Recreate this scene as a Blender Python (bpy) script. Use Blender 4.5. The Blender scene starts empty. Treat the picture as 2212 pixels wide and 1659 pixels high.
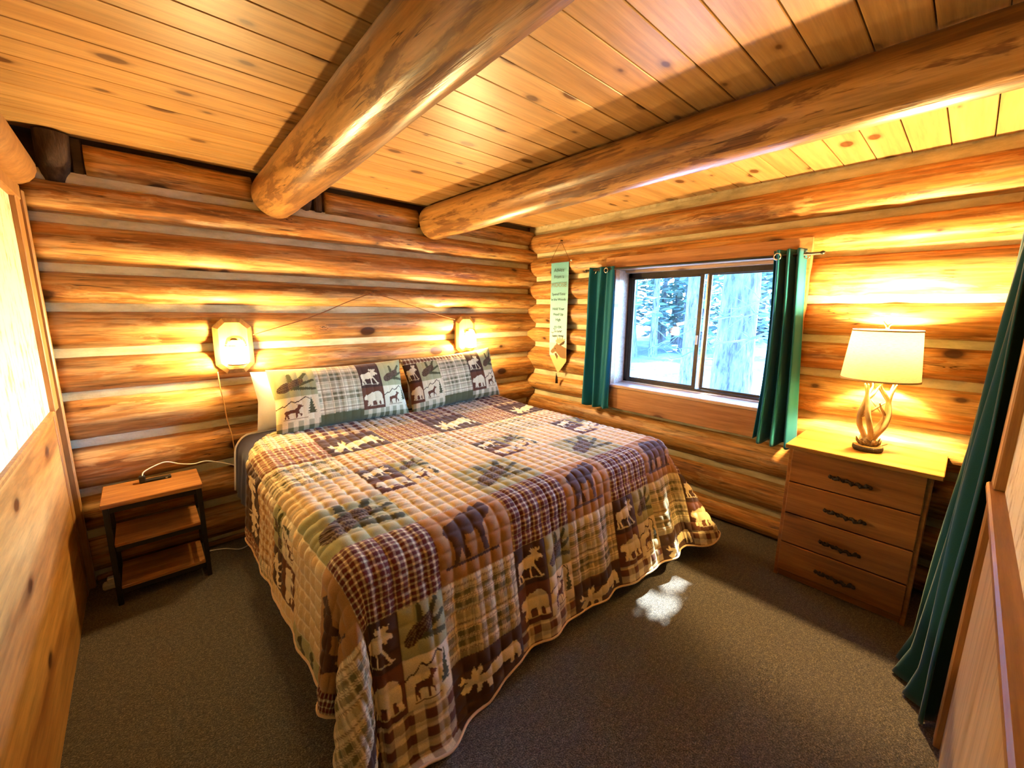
import bpy, math, random
import numpy as np
from mathutils import Vector, Matrix, noise
random.seed(7)
rng = np.random.default_rng(7)
S = bpy.context.scene
COL = S.collection
PI = math.pi

# ------------------------------------------------------------ camera, world, sun, exposure
F, YAW, PIT, ROL = 888.713, 0.736461, 0.176415, 0.0108446
CAM = Vector((-3.0715, -3.0913, 1.5))
fw = Vector((math.sin(YAW) * math.cos(PIT), math.cos(YAW) * math.cos(PIT), -math.sin(PIT)))
r0 = Vector((math.cos(YAW), -math.sin(YAW), 0)); u0 = r0.cross(fw)
rr = r0 * math.cos(ROL) + u0 * math.sin(ROL); uu = u0 * math.cos(ROL) - r0 * math.sin(ROL)
cd = bpy.data.cameras.new('camera'); co = bpy.data.objects.new('camera', cd); COL.objects.link(co)
cd.sensor_fit = 'HORIZONTAL'; cd.sensor_width = 36.0; cd.lens = F / 2212 * 36; cd.clip_start = 0.01
M4 = Matrix((rr, uu, -fw)).transposed().to_4x4(); M4.translation = CAM
co.matrix_world = M4
S.camera = co

SUN_DIR = Vector((-1.28, -0.05, -1.45)).normalized()
W = bpy.data.worlds.new('sky'); S.world = W; W.use_nodes = True
nt = W.node_tree; nt.nodes.clear()
sky = nt.nodes.new('ShaderNodeTexSky'); sky.sky_type = 'NISHITA'; sky.sun_disc = False
sky.sun_elevation = math.asin(-SUN_DIR.z); sky.sun_rotation = math.atan2(-SUN_DIR.x, -SUN_DIR.y)
sky.ozone_density = 3.0
bg = nt.nodes.new('ShaderNodeBackground'); bg.inputs[1].default_value = 6.5
wo = nt.nodes.new('ShaderNodeOutputWorld')
wb = nt.nodes.new('ShaderNodeMix'); wb.data_type = 'RGBA'; wb.blend_type = 'MULTIPLY'; wb.inputs[0].default_value = 1.0
wb.inputs[7].default_value = (0.42, 0.74, 1.2, 1)      # camera balanced for lamp light: daylight reads blue
nt.links.new(sky.outputs[0], wb.inputs[6]); nt.links.new(wb.outputs[2], bg.inputs[0]); nt.links.new(bg.outputs[0], wo.inputs[0])
sl = bpy.data.lights.new('sun', 'SUN'); sl.energy = 60.0; sl.angle = 0.009; sl.color = (0.86, 0.94, 1.0)
so = bpy.data.objects.new('sun', sl); COL.objects.link(so)
so.rotation_euler = SUN_DIR.to_track_quat('-Z', 'Y').to_euler()
SCONCE_E, LAMP_W = 430.0, 4000.0
S.view_settings.view_transform = 'Standard'; S.view_settings.look = 'None'
S.view_settings.gamma = 1.0; S.view_settings.use_curve_mapping = False
S.view_settings.exposure = 0.95
S.cycles.use_denoising = True
S.cycles.max_bounces = 8; S.cycles.diffuse_bounces = 2; S.cycles.transparent_max_bounces = 12
S.cycles.sample_clamp_indirect = 20.0
S.cycles.caustics_reflective = False; S.cycles.caustics_refractive = False

# ------------------------------------------------------------ helpers
class MB:
    def __init__(s): s.v = []; s.f = []
    def add(s, vs, fs):
        o = len(s.v); s.v += [tuple(p) for p in vs]; s.f += [tuple(i + o for i in f) for f in fs]; return s
    def box(s, x0, x1, y0, y1, z0, z1, b=0.0):
        x0, x1 = sorted((x0, x1)); y0, y1 = sorted((y0, y1)); z0, z1 = sorted((z0, z1))
        if b <= 0:
            vs = [(x, y, z) for z in (z0, z1) for y in (y0, y1) for x in (x0, x1)]
            return s.add(vs, [(0, 2, 3, 1), (4, 5, 7, 6), (0, 1, 5, 4), (2, 6, 7, 3), (0, 4, 6, 2), (1, 3, 7, 5)])
        b = min(b, (x1 - x0) * .45, (y1 - y0) * .45, (z1 - z0) * .45)
        vs = []; idx = {}
        X = (x0, x1); Y = (y0, y1); Z = (z0, z1)
        for i in (0, 1):
            for j in (0, 1):
                for k in (0, 1):
                    sx, sy, sz = (1, -1)[i] * b, (1, -1)[j] * b, (1, -1)[k] * b
                    idx[i, j, k, 0] = len(vs); vs.append((X[i], Y[j] + sy, Z[k] + sz))
                    idx[i, j, k, 1] = len(vs); vs.append((X[i] + sx, Y[j], Z[k] + sz))
                    idx[i, j, k, 2] = len(vs); vs.append((X[i] + sx, Y[j] + sy, Z[k]))
        q = lambda *a: tuple(idx[t] for t in a)
        fs = []
        for i in (0, 1):
            fs.append(q((i,0,0,0),(i,1,0,0),(i,1,1,0),(i,0,1,0)) if i else q((i,0,0,0),(i,0,1,0),(i,1,1,0),(i,1,0,0)))
            fs.append(q((0,i,0,1),(0,i,1,1),(1,i,1,1),(1,i,0,1)) if i else q((0,i,0,1),(1,i,0,1),(1,i,1,1),(0,i,1,1)))
            fs.append(q((0,0,i,2),(1,0,i,2),(1,1,i,2),(0,1,i,2)) if i else q((0,0,i,2),(0,1,i,2),(1,1,i,2),(1,0,i,2)))
        for i in (0, 1):
            for j in (0, 1):
                fs.append(q((i,j,0,0),(i,j,1,0),(i,j,1,1),(i,j,0,1)))
                fs.append(q((i,0,j,0),(i,1,j,0),(i,1,j,2),(i,0,j,2)))
                fs.append(q((0,i,j,1),(1,i,j,1),(1,i,j,2),(0,i,j,2)))
                for k in (0, 1): fs.append(q((i,j,k,0),(i,j,k,1),(i,j,k,2)))
        return s.add(vs, fs)
    def tube(s, pts, rad, n=8, cap=True):
        P = [Vector(p) for p in pts]; m = len(P)
        R = rad if isinstance(rad, (list, tuple)) else [rad] * m
        o = len(s.v); up = None
        for i, p in enumerate(P):
            t = (P[min(i + 1, m - 1)] - P[max(i - 1, 0)]).normalized()
            if up is None:
                up = Vector((0, 0, 1)) if abs(t.z) < .9 else Vector((1, 0, 0))
            a = (up - t * up.dot(t)).normalized(); b = t.cross(a); up = a
            for k in range(n):
                w = 2 * PI * k / n
                s.v.append(tuple(p + (a * math.cos(w) + b * math.sin(w)) * R[i]))
        for i in range(m - 1):
            for k in range(n):
                s.f.append((o + i*n + k, o + i*n + (k+1) % n, o + (i+1)*n + (k+1) % n, o + (i+1)*n + k))
        if cap:
            s.f.append(tuple(o + k for k in reversed(range(n)))); s.f.append(tuple(o + (m-1)*n + k for k in range(n)))
        return s
    def lathe(s, prof, c=(0, 0, 0), n=24, caps=True):
        o = len(s.v); m = len(prof)
        for r, z in prof:
            for k in range(n):
                w = 2 * PI * k / n; s.v.append((c[0] + r*math.cos(w), c[1] + r*math.sin(w), c[2] + z))
        for i in range(m - 1):
            for k in range(n):
                s.f.append((o+i*n+k, o+i*n+(k+1) % n, o+(i+1)*n+(k+1) % n, o+(i+1)*n+k))
        if caps:
            s.f.append(tuple(o+k for k in reversed(range(n)))); s.f.append(tuple(o+(m-1)*n+k for k in range(n)))
        return s
    def prism(s, pts, axis, a, b):
        # extrude 2D polygon along axis from a to b ; pts are the other two coords in xyz order
        def mk(p, t):
            q = list(p); q.insert(axis, t); return tuple(q)
        n = len(pts); o = len(s.v)
        s.v += [mk(p, a) for p in pts] + [mk(p, b) for p in pts]
        s.f.append(tuple(o + k for k in range(n))); s.f.append(tuple(o + n + k for k in reversed(range(n))))
        for k in range(n): s.f.append((o+k, o+n+k, o+n+(k+1) % n, o+(k+1) % n))
        return s
    def grid(s, fn, nu, nv, wrap=False):
        o = len(s.v)
        for j in range(nv + 1):
            for i in range(nu + 1): s.v.append(tuple(fn(i / nu, j / nv)))
        for j in range(nv):
            for i in range(nu):
                a = o + j*(nu+1) + i; s.f.append((a, a+1, a+nu+2, a+nu+1))
        return s
    def mesh(s, name, smooth=False):
        me = bpy.data.meshes.new(name); me.from_pydata(s.v, [], s.f); me.update()
        if smooth: me.polygons.foreach_set('use_smooth', [True] * len(me.polygons))
        return me
    def build(s, name, mat, parent=None, smooth=False, loc=None):
        me = s.mesh(name, smooth)
        return link(name, me, mat, parent, loc)

def fixnormals(me):
    import bmesh
    bm = bmesh.new(); bm.from_mesh(me); bmesh.ops.recalc_face_normals(bm, faces=bm.faces); bm.to_mesh(me); bm.free()

def link(name, me, mat, parent=None, loc=None):
    if mat is not None and len(me.materials) == 0: me.materials.append(mat)
    o = bpy.data.objects.new(name, me); COL.objects.link(o)
    if parent is not None: o.parent = parent
    if loc is not None: o.location = loc
    return o
def empty(name, loc=(0, 0, 0)):
    o = bpy.data.objects.new(name, None); COL.objects.link(o); o.location = loc; o.empty_display_size = .05; return o
def tag(o, label=None, cat=None, group=None, kind=None):
    if label: o['label'] = label
    if cat: o['category'] = cat
    if group: o['group'] = group
    if kind: o['kind'] = kind
    return o
def thing(name, label, cat, group=None, loc=(0, 0, 0)):
    return tag(empty(name, loc), label, cat, group)

# ------------------------------------------------------------ materials
def newmat(name):
    m = bpy.data.materials.new(name); m.use_nodes = True
    n = m.node_tree; n.nodes.clear()
    out = n.nodes.new('ShaderNodeOutputMaterial'); b = n.nodes.new('ShaderNodeBsdfPrincipled')
    n.links.new(b.outputs[0], out.inputs[0])
    return m, n, b, out
def ramp(n, fac, stops):
    r = n.nodes.new('ShaderNodeValToRGB'); e = r.color_ramp.elements
    while len(e) < len(stops): e.new(0.5)
    for k, (p, c) in enumerate(stops):
        e[k].position = p; e[k].color = (c[0], c[1], c[2], 1) if hasattr(c, '__len__') else (c, c, c, 1)
    n.links.new(fac, r.inputs[0]); return r
def mix(n, fac, a, b, mode='MIX'):
    m = n.nodes.new('ShaderNodeMix'); m.data_type = 'RGBA'; m.blend_type = mode
    for sock, v in ((m.inputs[0], fac), (m.inputs[6], a), (m.inputs[7], b)):
        if hasattr(v, 'links'): n.links.new(v, sock)
        elif hasattr(v, '__len__'): sock.default_value = (v[0], v[1], v[2], 1)
        else: sock.default_value = v
    return m.outputs[2]
def mth(n, op, a, b=0.0, c=None):
    m = n.nodes.new('ShaderNodeMath'); m.operation = op
    for k, v in enumerate((a, b, c)):
        if v is None: continue
        if hasattr(v, 'links'): n.links.new(v, m.inputs[k])
        else: m.inputs[k].default_value = v
    return m.outputs[0]
def coords(n, scale=(1, 1, 1), rand=True):
    tc = n.nodes.new('ShaderNodeTexCoord'); v = tc.outputs['Object']
    if rand:
        oi = n.nodes.new('ShaderNodeObjectInfo'); cx = n.nodes.new('ShaderNodeCombineXYZ')
        for k, f in enumerate((37.0, 53.0, 29.0)): n.links.new(mth(n, 'MULTIPLY', oi.outputs['Random'], f), cx.inputs[k])
        va = n.nodes.new('ShaderNodeVectorMath'); va.operation = 'ADD'
        n.links.new(v, va.inputs[0]); n.links.new(cx.outputs[0], va.inputs[1]); v = va.outputs[0]
    mp = n.nodes.new('ShaderNodeMapping'); mp.inputs['Scale'].default_value = scale
    n.links.new(v, mp.inputs[0]); return v, mp.outputs[0]
def tex(n, vec, scale, detail=4, rough=.6, dist=0.0):
    t = n.nodes.new('ShaderNodeTexNoise'); t.inputs['Scale'].default_value = scale; t.inputs['Detail'].default_value = detail
    t.inputs['Roughness'].default_value = rough; t.inputs['Distortion'].default_value = dist
    n.links.new(vec, t.inputs['Vector']); return t.outputs[0]
def bump(n, b, h, strength, dist=.01):
    bp = n.nodes.new('ShaderNodeBump'); bp.inputs['Strength'].default_value = strength; bp.inputs['Distance'].default_value = dist
    n.links.new(h, bp.inputs['Height']); n.links.new(bp.outputs[0], b.inputs['Normal'])

ALB = .74
def wood(name, light, mid, dark, axis=0, stretch=.06, scale=14.0, knots=.0, kscale=4.0, rough=.45, bmp=.25, patch=None, cracks=0.0, var=.25, spec=.4, streakc=.22, kflat=2, pst=.17, psc=19.0, kgate=.45):
    m, n, b, out = newmat(name)
    st = [1, 1, 1]; st[axis] = stretch
    v, vm = coords(n, st)
    g = tex(n, vm, scale, 6, .65, .3)
    light, mid, dark = [tuple(x * ALB for x in q) for q in (light, mid, dark)]
    if patch is not None: patch = tuple(tuple(x * ALB for x in q) for q in patch)
    fine = ramp(n, tex(n, vm, scale * 4.5, 4, .7), [(.34, 1 - streakc), (.62, 1 + streakc * .6)]).outputs[0]
    c = ramp(n, g, [(.30, dark), (.47, mid), (.66, light)]).outputs[0]
    st2 = [1, 1, 1]; st2[axis] = pst
    mp = n.nodes.new('ShaderNodeMapping'); mp.inputs['Scale'].default_value = st2; n.links.new(v, mp.inputs[0])
    if patch is not None:
        pf = tex(n, mp.outputs[0], psc, 5, .65, .5)
        c = mix(n, ramp(n, pf, [(.50, 0.0), (.565, 1.0)]).outputs[0], c, mix(n, g, patch[0], patch[1]))
    if cracks > 0:
        st3 = [1, 1, 1]; st3[axis] = .035
        mp3 = n.nodes.new('ShaderNodeMapping'); mp3.inputs['Scale'].default_value = st3; n.links.new(v, mp3.inputs[0])
        cf = tex(n, mp3.outputs[0], 22.0, 3, .5, .6)
        cr = ramp(n, mth(n, 'ABSOLUTE', mth(n, 'SUBTRACT', cf, .47)), [(.0, 1.0), (.014, 0.0)]).outputs[0]
        gate = ramp(n, tex(n, v, 5.0, 2), [(.50, 0.0), (.62, cracks)]).outputs[0]
        c = mix(n, mth(n, 'MULTIPLY', cr, gate), c, (dark[0]*.25, dark[1]*.2, dark[2]*.2))
    if knots > 0:
        sx = n.nodes.new('ShaderNodeSeparateXYZ'); n.links.new(v, sx.inputs[0])
        oth = [k for k in range(3) if k not in (axis, kflat)][0]
        c2 = n.nodes.new('ShaderNodeCombineXYZ'); n.links.new(mth(n, 'MULTIPLY', sx.outputs[axis], .55), c2.inputs[0]); n.links.new(sx.outputs[oth], c2.inputs[1])
        vo = n.nodes.new('ShaderNodeTexVoronoi'); vo.voronoi_dimensions = '2D'; vo.inputs['Scale'].default_value = kscale; n.links.new(c2.outputs[0], vo.inputs['Vector'])
        sep = n.nodes.new('ShaderNodeSeparateColor'); n.links.new(vo.outputs['Color'], sep.inputs[0])
        rad = mth(n, 'MULTIPLY', sep.outputs[0], knots)
        kf = ramp(n, mth(n, 'SUBTRACT', vo.outputs['Distance'], rad), [(.0, 1.0), (.03, 0.35), (.09, 0.0)]).outputs[0]
        kf = mth(n, 'MULTIPLY', kf, mth(n, 'GREATER_THAN', sep.outputs[1], kgate))
        c = mix(n, kf, c, (dark[0]*.35, dark[1]*.28, dark[2]*.25))
    c = mix(n, 1.0, c, fine, 'MULTIPLY')
    oi = n.nodes.new('ShaderNodeObjectInfo')
    br = mth(n, 'ADD', 1 - var, mth(n, 'MULTIPLY', oi.outputs['Random'], 2 * var))
    cx = n.nodes.new('ShaderNodeCombineColor')
    for k in range(3): n.links.new(br, cx.inputs[k])
    c = mix(n, 1.0, c, cx.outputs[0], 'MULTIPLY')
    n.links.new(c, b.inputs['Base Color'])
    b.inputs['Roughness'].default_value = rough; b.inputs['Specular IOR Level'].default_value = spec
    bump(n, b, g, bmp)
    return m
def plain(name, col, rough=.6, spec=.3, metal=0.0, nz=.15, nscale=30, bmp=.0, var=0.0):
    m, n, b, out = newmat(name)
    v, vm = coords(n)
    g = tex(n, v, nscale, 4)
    d = [max(0, x * (1 - nz)) for x in col]; l = [min(1, x * (1 + nz)) for x in col]
    n.links.new(ramp(n, g, [(.3, d), (.7, l)]).outputs[0], b.inputs['Base Color'])
    b.inputs['Roughness'].default_value = rough; b.inputs['Specular IOR Level'].default_value = spec; b.inputs['Metallic'].default_value = metal
    if bmp: bump(n, b, g, bmp)
    return m
def emit(name, col, strength):
    m = bpy.data.materials.new(name); m.use_nodes = True; n = m.node_tree; n.nodes.clear()
    out = n.nodes.new('ShaderNodeOutputMaterial'); e = n.nodes.new('ShaderNodeEmission')
    e.inputs[0].default_value = (*col, 1); e.inputs[1].default_value = strength
    n.links.new(e.outputs[0], out.inputs[0]); return m
def glassmat(name, tint=(.93, .97, .98), refl=.08):
    m = bpy.data.materials.new(name); m.use_nodes = True; n = m.node_tree; n.nodes.clear()
    out = n.nodes.new('ShaderNodeOutputMaterial'); t = n.nodes.new('ShaderNodeBsdfTransparent'); g = n.nodes.new('ShaderNodeBsdfGlossy')
    t.inputs[0].default_value = (*tint, 1); g.inputs['Roughness'].default_value = .02
    fr = n.nodes.new('ShaderNodeLayerWeight'); fr.inputs[0].default_value = .25
    f = mth(n, 'MULTIPLY', fr.outputs['Fresnel'], refl * 6)
    mx = n.nodes.new('ShaderNodeMixShader'); n.links.new(f, mx.inputs[0]); n.links.new(t.outputs[0], mx.inputs[1]); n.links.new(g.outputs[0], mx.inputs[2])
    n.links.new(mx.outputs[0], out.inputs[0]); return m
def fabric(name, col, var=.12, rough=.9, translucent=0.0, weave=400):
    m, n, b, out = newmat(name)
    v, vm = coords(n, rand=False)
    g = tex(n, v, weave, 2); g2 = tex(n, v, 9, 3)
    d = [x * (1 - var) for x in col]; l = [min(1, x * (1 + var)) for x in col]
    c = mix(n, g2, ramp(n, g, [(.3, d), (.7, l)]).outputs[0], col)
    n.links.new(c, b.inputs['Base Color']); b.inputs['Roughness'].default_value = rough
    b.inputs['Specular IOR Level'].default_value = .15
    b.inputs['Sheen Weight'].default_value = .15
    bump(n, b, g, .15, .002)
    if translucent > 0:
        tr = n.nodes.new('ShaderNodeBsdfTranslucent'); n.links.new(c, tr.inputs[0])
        mx = n.nodes.new('ShaderNodeMixShader'); mx.inputs[0].default_value = translucent
        n.links.new(b.outputs[0], mx.inputs[1]); n.links.new(tr.outputs[0], mx.inputs[2]); n.links.new(mx.outputs[0], out.inputs[0])
    return m
def printed(name, rough=.9, weave=350):
    m, n, b, out = newmat(name)
    at = n.nodes.new('ShaderNodeAttribute'); at.attribute_name = 'print'
    v, vm = coords(n, rand=False)
    g = tex(n, v, weave, 2)
    c = mix(n, 1.0, at.outputs['Color'], ramp(n, g, [(.3, .82), (.7, 1.12)]).outputs[0], 'MULTIPLY')
    n.links.new(c, b.inputs['Base Color']); b.inputs['Roughness'].default_value = rough
    b.inputs['Specular IOR Level'].default_value = .12; b.inputs['Sheen Weight'].default_value = .1
    bump(n, b, g, .1, .002)
    return m

MAT = {}
MAT['log'] = wood('peeled_log', (.70, .37, .12), (.46, .19, .045), (.17, .055, .013), 0, .06, 12, knots=.10, kscale=3.2, rough=.42, bmp=.6,
                  patch=((.36, .14, .035), (.78, .50, .21)), cracks=1.0, var=.14, streakc=.5, kflat=1)
MAT['beam'] = wood('beam_log', (.66, .36, .12), (.52, .25, .07), (.24, .09, .025), 0, .07, 10, knots=.09, kscale=3.0, rough=.32, bmp=.5,
                   patch=((.34, .15, .05), (.20, .085, .03)), cracks=1.0, var=.06, spec=.5, streakc=.32)
MAT['ceil'] = wood('pine_plank', (.74, .44, .18), (.66, .36, .13), (.52, .26, .085), 0, .05, 9, knots=.10, kscale=4.6, rough=.4, bmp=.08, kgate=.32, var=.11)
MAT['board'] = wood('casing_board', (.60, .30, .12), (.50, .22, .085), (.36, .14, .05), 1, .06, 12, knots=.09, kscale=3.0, rough=.4, bmp=.12, kflat=0, var=.06)
MAT['jamb'] = wood('jamb_board', (.80, .54, .38), (.72, .46, .31), (.56, .34, .21), 1, .06, 12, knots=.06, kscale=3.0, rough=.35, bmp=.1, kflat=0, var=.05)
MAT['wains'] = wood('wainscot_pine', (.74, .42, .14), (.58, .28, .075), (.30, .11, .025), 1, .10, 8, knots=.07, kscale=3.4, rough=.38, streakc=.3, bmp=.12, kflat=0, var=.04)
MAT['trim'] = wood('trim_board', (.50, .25, .08), (.42, .19, .055), (.28, .11, .03), 2, .06, 14, rough=.45, bmp=.1, var=.08)
MAT['trimy'] = wood('rail_board', (.50, .25, .08), (.42, .19, .055), (.28, .11, .03), 0, .06, 14, rough=.45, bmp=.1, var=.08)
MAT['dark_wood'] = wood('dark_backing', (.10, .05, .02), (.06, .028, .012), (.03, .014, .006), 0, .1, 12, rough=.7, var=.1)
MAT['bark'] = wood('bark', (.16, .09, .045), (.08, .04, .02), (.03, .015, .008), 2, .2, 30, rough=.9, bmp=1.0, var=.1)
MAT['dresser'] = wood('dresser_pine', (.46, .19, .050), (.34, .125, .029), (.20, .065, .014), 1, .07, 10, knots=.10, kscale=3.3, rough=.36, bmp=.08, kflat=0, var=.06)
MAT['drtop'] = wood('dresser_top_pine', (.44, .23, .055), (.37, .175, .036), (.23, .09, .016), 1, .03, 16, rough=.3, bmp=.06, var=.02)
MAT['nstop'] = wood('rustic_board', (.58, .28, .09), (.42, .17, .05), (.22, .08, .02), 0, .10, 22, rough=.45, bmp=.2, var=.03)
MAT['sconce'] = wood('sconce_board', (.50, .27, .09), (.42, .21, .065), (.30, .14, .04), 2, .08, 12, rough=.4, bmp=.08, var=.03)
MAT['lit_board'] = wood('sconce_pine', (.36, .19, .06), (.30, .15, .045), (.20, .09, .028), 2, .08, 12, rough=.6, bmp=.08, var=.03, spec=.1)
MAT['front_panel'] = wood('front_panel_pine', (.74, .50, .27), (.62, .38, .18), (.46, .26, .10), 2, .06, 12, rough=.4, bmp=.08, var=.03)
MAT['slice'] = wood('cut_wood', (.74, .50, .24), (.66, .40, .17), (.50, .27, .1), 2, 1, 20, rough=.5, var=.02)
MAT['black'] = plain('black_metal', (.012, .011, .010), .45, .4, nz=.3)
MAT['iron'] = plain('rough_iron', (.022, .012, .008), .6, .3, nz=.4, nscale=90, bmp=.6)
MAT['bronze'] = plain('bronze_frame', (.045, .035, .028), .35, .5, .6, nz=.2)
MAT['chrome'] = plain('grommet_metal', (.75, .74, .72), .2, .6, 1.0, nz=.05)
MAT['antler'] = plain('antler', (.36, .25, .13), .4, .4, nz=.18, nscale=22, bmp=.2)
MAT['antler_base'] = plain('antler_burr', (.17, .105, .05), .7, .2, nz=.5, nscale=120, bmp=.8)
MAT['white'] = plain('white_plastic', (.75, .73, .70), .4, .4, nz=.05)
MAT['cord_brown'] = plain('brown_cord', (.14, .05, .02), .7, .2)
MAT['cord_tan'] = plain('tan_cord', (.55, .30, .11), .6, .2)
MAT['linen'] = fabric('white_cotton', (.80, .78, .74))
MAT['navy'] = fabric('navy_blanket', (.030, .032, .075))
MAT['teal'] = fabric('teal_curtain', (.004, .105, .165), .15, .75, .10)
MAT['teal_shaded'] = fabric('closet_curtain_shaded', (.003, .050, .066), .15, .8, .02)  # same teal cloth with closet shade put into its darker colour
MAT['binding'] = fabric('cream_binding', (.62, .42, .22))
MAT['print'] = printed('quilt_print')

def chink_mat():
    m, n, b, out = newmat('chinking_mortar')
    v, vm = coords(n, (.3, 1, 1))
    g = tex(n, vm, 14, 5, .65); g2 = tex(n, v, 60, 3)
    c = ramp(n, g, [(.3, (.34, .28, .16)), (.5, (.54, .46, .28)), (.72, (.68, .60, .40))]).outputs[0]
    n.links.new(c, b.inputs['Base Color']); b.inputs['Roughness'].default_value = .85
    bump(n, b, mix(n, .5, g, g2), .4); return m
MAT['chink'] = chink_mat()
def carpet_mat():
    m, n, b, out = newmat('carpet')
    v, vm = coords(n, rand=False)
    g = tex(n, v, 190, 3, .7); g2 = tex(n, v, 60, 3, .7); g3 = tex(n, v, 3, 2)
    c = ramp(n, g, [(.37, (.018, .0125, .007)), (.5, (.064, .048, .031)), (.63, (.18, .14, .096))]).outputs[0]
    c2 = ramp(n, g2, [(.36, .50), (.64, 1.5)]).outputs[0]
    c = mix(n, 1.0, c, c2, 'MULTIPLY')
    n.links.new(c, b.inputs['Base Color']); b.inputs['Roughness'].default_value = .95
    b.inputs['Specular IOR Level'].default_value = .1; b.inputs['Sheen Weight'].default_value = .25
    bump(n, b, g, .9, .01); return m
MAT['carpet'] = carpet_mat()
def cream_mat():
    m, n, b, out = newmat('cream_textured_panel')
    v, vm = coords(n, (1, 1, .35))
    g = tex(n, vm, 26, 5, .7)
    c = ramp(n, g, [(.36, (.40, .28, .12)), (.43, (.66, .54, .32)), (.5, (.80, .70, .48))]).outputs[0]
    n.links.new(c, b.inputs['Base Color']); b.inputs['Roughness'].default_value = .6
    bump(n, b, g, .25); return m
MAT['cream'] = cream_mat()
def shade_mat():
    m, n, b, out = newmat('linen_shade')
    v, vm = coords(n, (1, 1, 6), rand=False)
    g = tex(n, vm, 60, 3)
    c = ramp(n, g, [(.3, (.70, .58, .30)), (.7, (.82, .72, .42))]).outputs[0]
    n.links.new(c, b.inputs['Base Color']); b.inputs['Roughness'].default_value = .9
    tr = n.nodes.new('ShaderNodeBsdfTranslucent'); n.links.new(c, tr.inputs[0])
    mx = n.nodes.new('ShaderNodeMixShader'); mx.inputs[0].default_value = .022
    n.links.new(b.outputs[0], mx.inputs[1]); n.links.new(tr.outputs[0], mx.inputs[2]); n.links.new(mx.outputs[0], out.inputs[0])
    return m
MAT['shade'] = shade_mat()
MAT['glow'] = emit('lit_lamp_glass', (1.0, .70, .28), SCONCE_E)
MAT['glass'] = glassmat('window_glass')
MAT['lampglass'] = glassmat('clear_lamp_glass', (.98, .95, .9), .12)

# ------------------------------------------------------------ setting
H = 2.316
XL = -3.419
YF = -3.22

def structure(name, mb, mat, parent=None, smooth=False):
    o = mb.build(name, mat, parent, smooth)
    if parent is None: o['kind'] = 'structure'
    return o

floor = structure('floor', MB().box(-3.6, .2, -4.1, .2, -.06, 0), MAT['carpet'])

# ceiling : backing + planks along X
ceiling = structure('ceiling', MB().box(-3.6, .2, -4.1, .15, H + .022, H + .08), MAT['dark_wood'])
PITCH = .1383
plank_me = []
for k in range(3):
    me = MB().box(0, 3.55, -PITCH/2 + .0022, PITCH/2 - .0022, 0, .022, .002).mesh('plank'); plank_me.append(me)
    me.materials.append(MAT['ceil'])
y = -.002 - PITCH/2
k = 0
while y > -4.0:
    o = link('plank', plank_me[k % 3], None, ceiling, (-3.52, y, H)); y -= PITCH; k += 1

def nz(x, y, z=0.0): return noise.noise(Vector((x, y, z)))

def log_mesh(L, zs, prot, seed, seg=56, ns=22, endcap=True, rough=1.0):
    """zs : [(t, zcentre, height)...]; runs along local +x, bulges to local -y; chink plane is y=0"""
    mb = MB(); vs = []; fs = []
    n = max(6, int(seg * min(1, L / 3.2)))
    kn = [(random.random() * L, random.uniform(-.9, .9) + PI, random.uniform(.010, .022), random.uniform(.025, .05)) for _ in range(max(1, int(L * 2.2)))]
    for i in range(n + 1):
        t = i / n; x = L * t
        for a in range(len(zs) - 1):
            if zs[a][0] <= t <= zs[a+1][0] + 1e-9:
                w = (t - zs[a][0]) / (zs[a+1][0] - zs[a][0]); zc = zs[a][1]*(1-w) + zs[a+1][1]*w; h = zs[a][2]*(1-w) + zs[a+1][2]*w; break
        zc += .004 * nz(x * 1.7, seed * 3.1)
        p = prot * (1 + .12 * nz(x * 1.3, seed * 7.7, 5))
        r = (h*h/4 + p*p) / (2*p); d = r - p
        for k in range(ns):
            th = 2*PI*k/ns            # angle measured from +y ; pi faces the room
            rr_ = r * (1 + rough * (.022 * nz(x*2.2, math.cos(th)*1.5 + seed, math.sin(th)*1.5) + .012 * nz(x*9, math.cos(th)*4 + seed, math.sin(th)*4)))
            for (kx, kt, kh, kr) in kn:
                dd = ((x - kx)**2 + ((th - kt) * r)**2) / (kr*kr)
                if dd < 4: rr_ += kh * math.exp(-dd*1.6) * rough
            vs.append((x, d + rr_ * math.cos(th), zc + rr_ * math.sin(th)))
    for i in range(n):
        for k in range(ns):
            fs.append((i*ns+k, (i+1)*ns+k, (i+1)*ns+(k+1) % ns, i*ns+(k+1) % ns))
    if endcap:
        fs.append(tuple(range(ns))); fs.append(tuple(n*ns + k for k in reversed(range(ns))))
    mb.add(vs, fs); me = mb.mesh('log', True); fixnormals(me)
    return me
def flatcap(me):
    return me
def chink_strip(L, zs, seed, h=.062, prot=.006):
    vs = []; fs = []; n = max(4, int(30 * L / 3)); ns = 5
    for i in range(n + 1):
        t = i / n; x = L * t; zc = zs[0] * (1 - t) + zs[1] * t
        for k in range(ns):
            q = k / (ns - 1) * 2 - 1
            pr = prot * (1 - q*q) + .003 * nz(x * 4, q * 1.5, seed)
            vs.append((x, -pr, zc + q * h / 2))
    for i in range(n):
        for k in range(ns - 1): fs.append((i*ns+k, (i+1)*ns+k, (i+1)*ns+k+1, i*ns+k+1))
    return MB().add(vs, fs).mesh('chinking', True)

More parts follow.
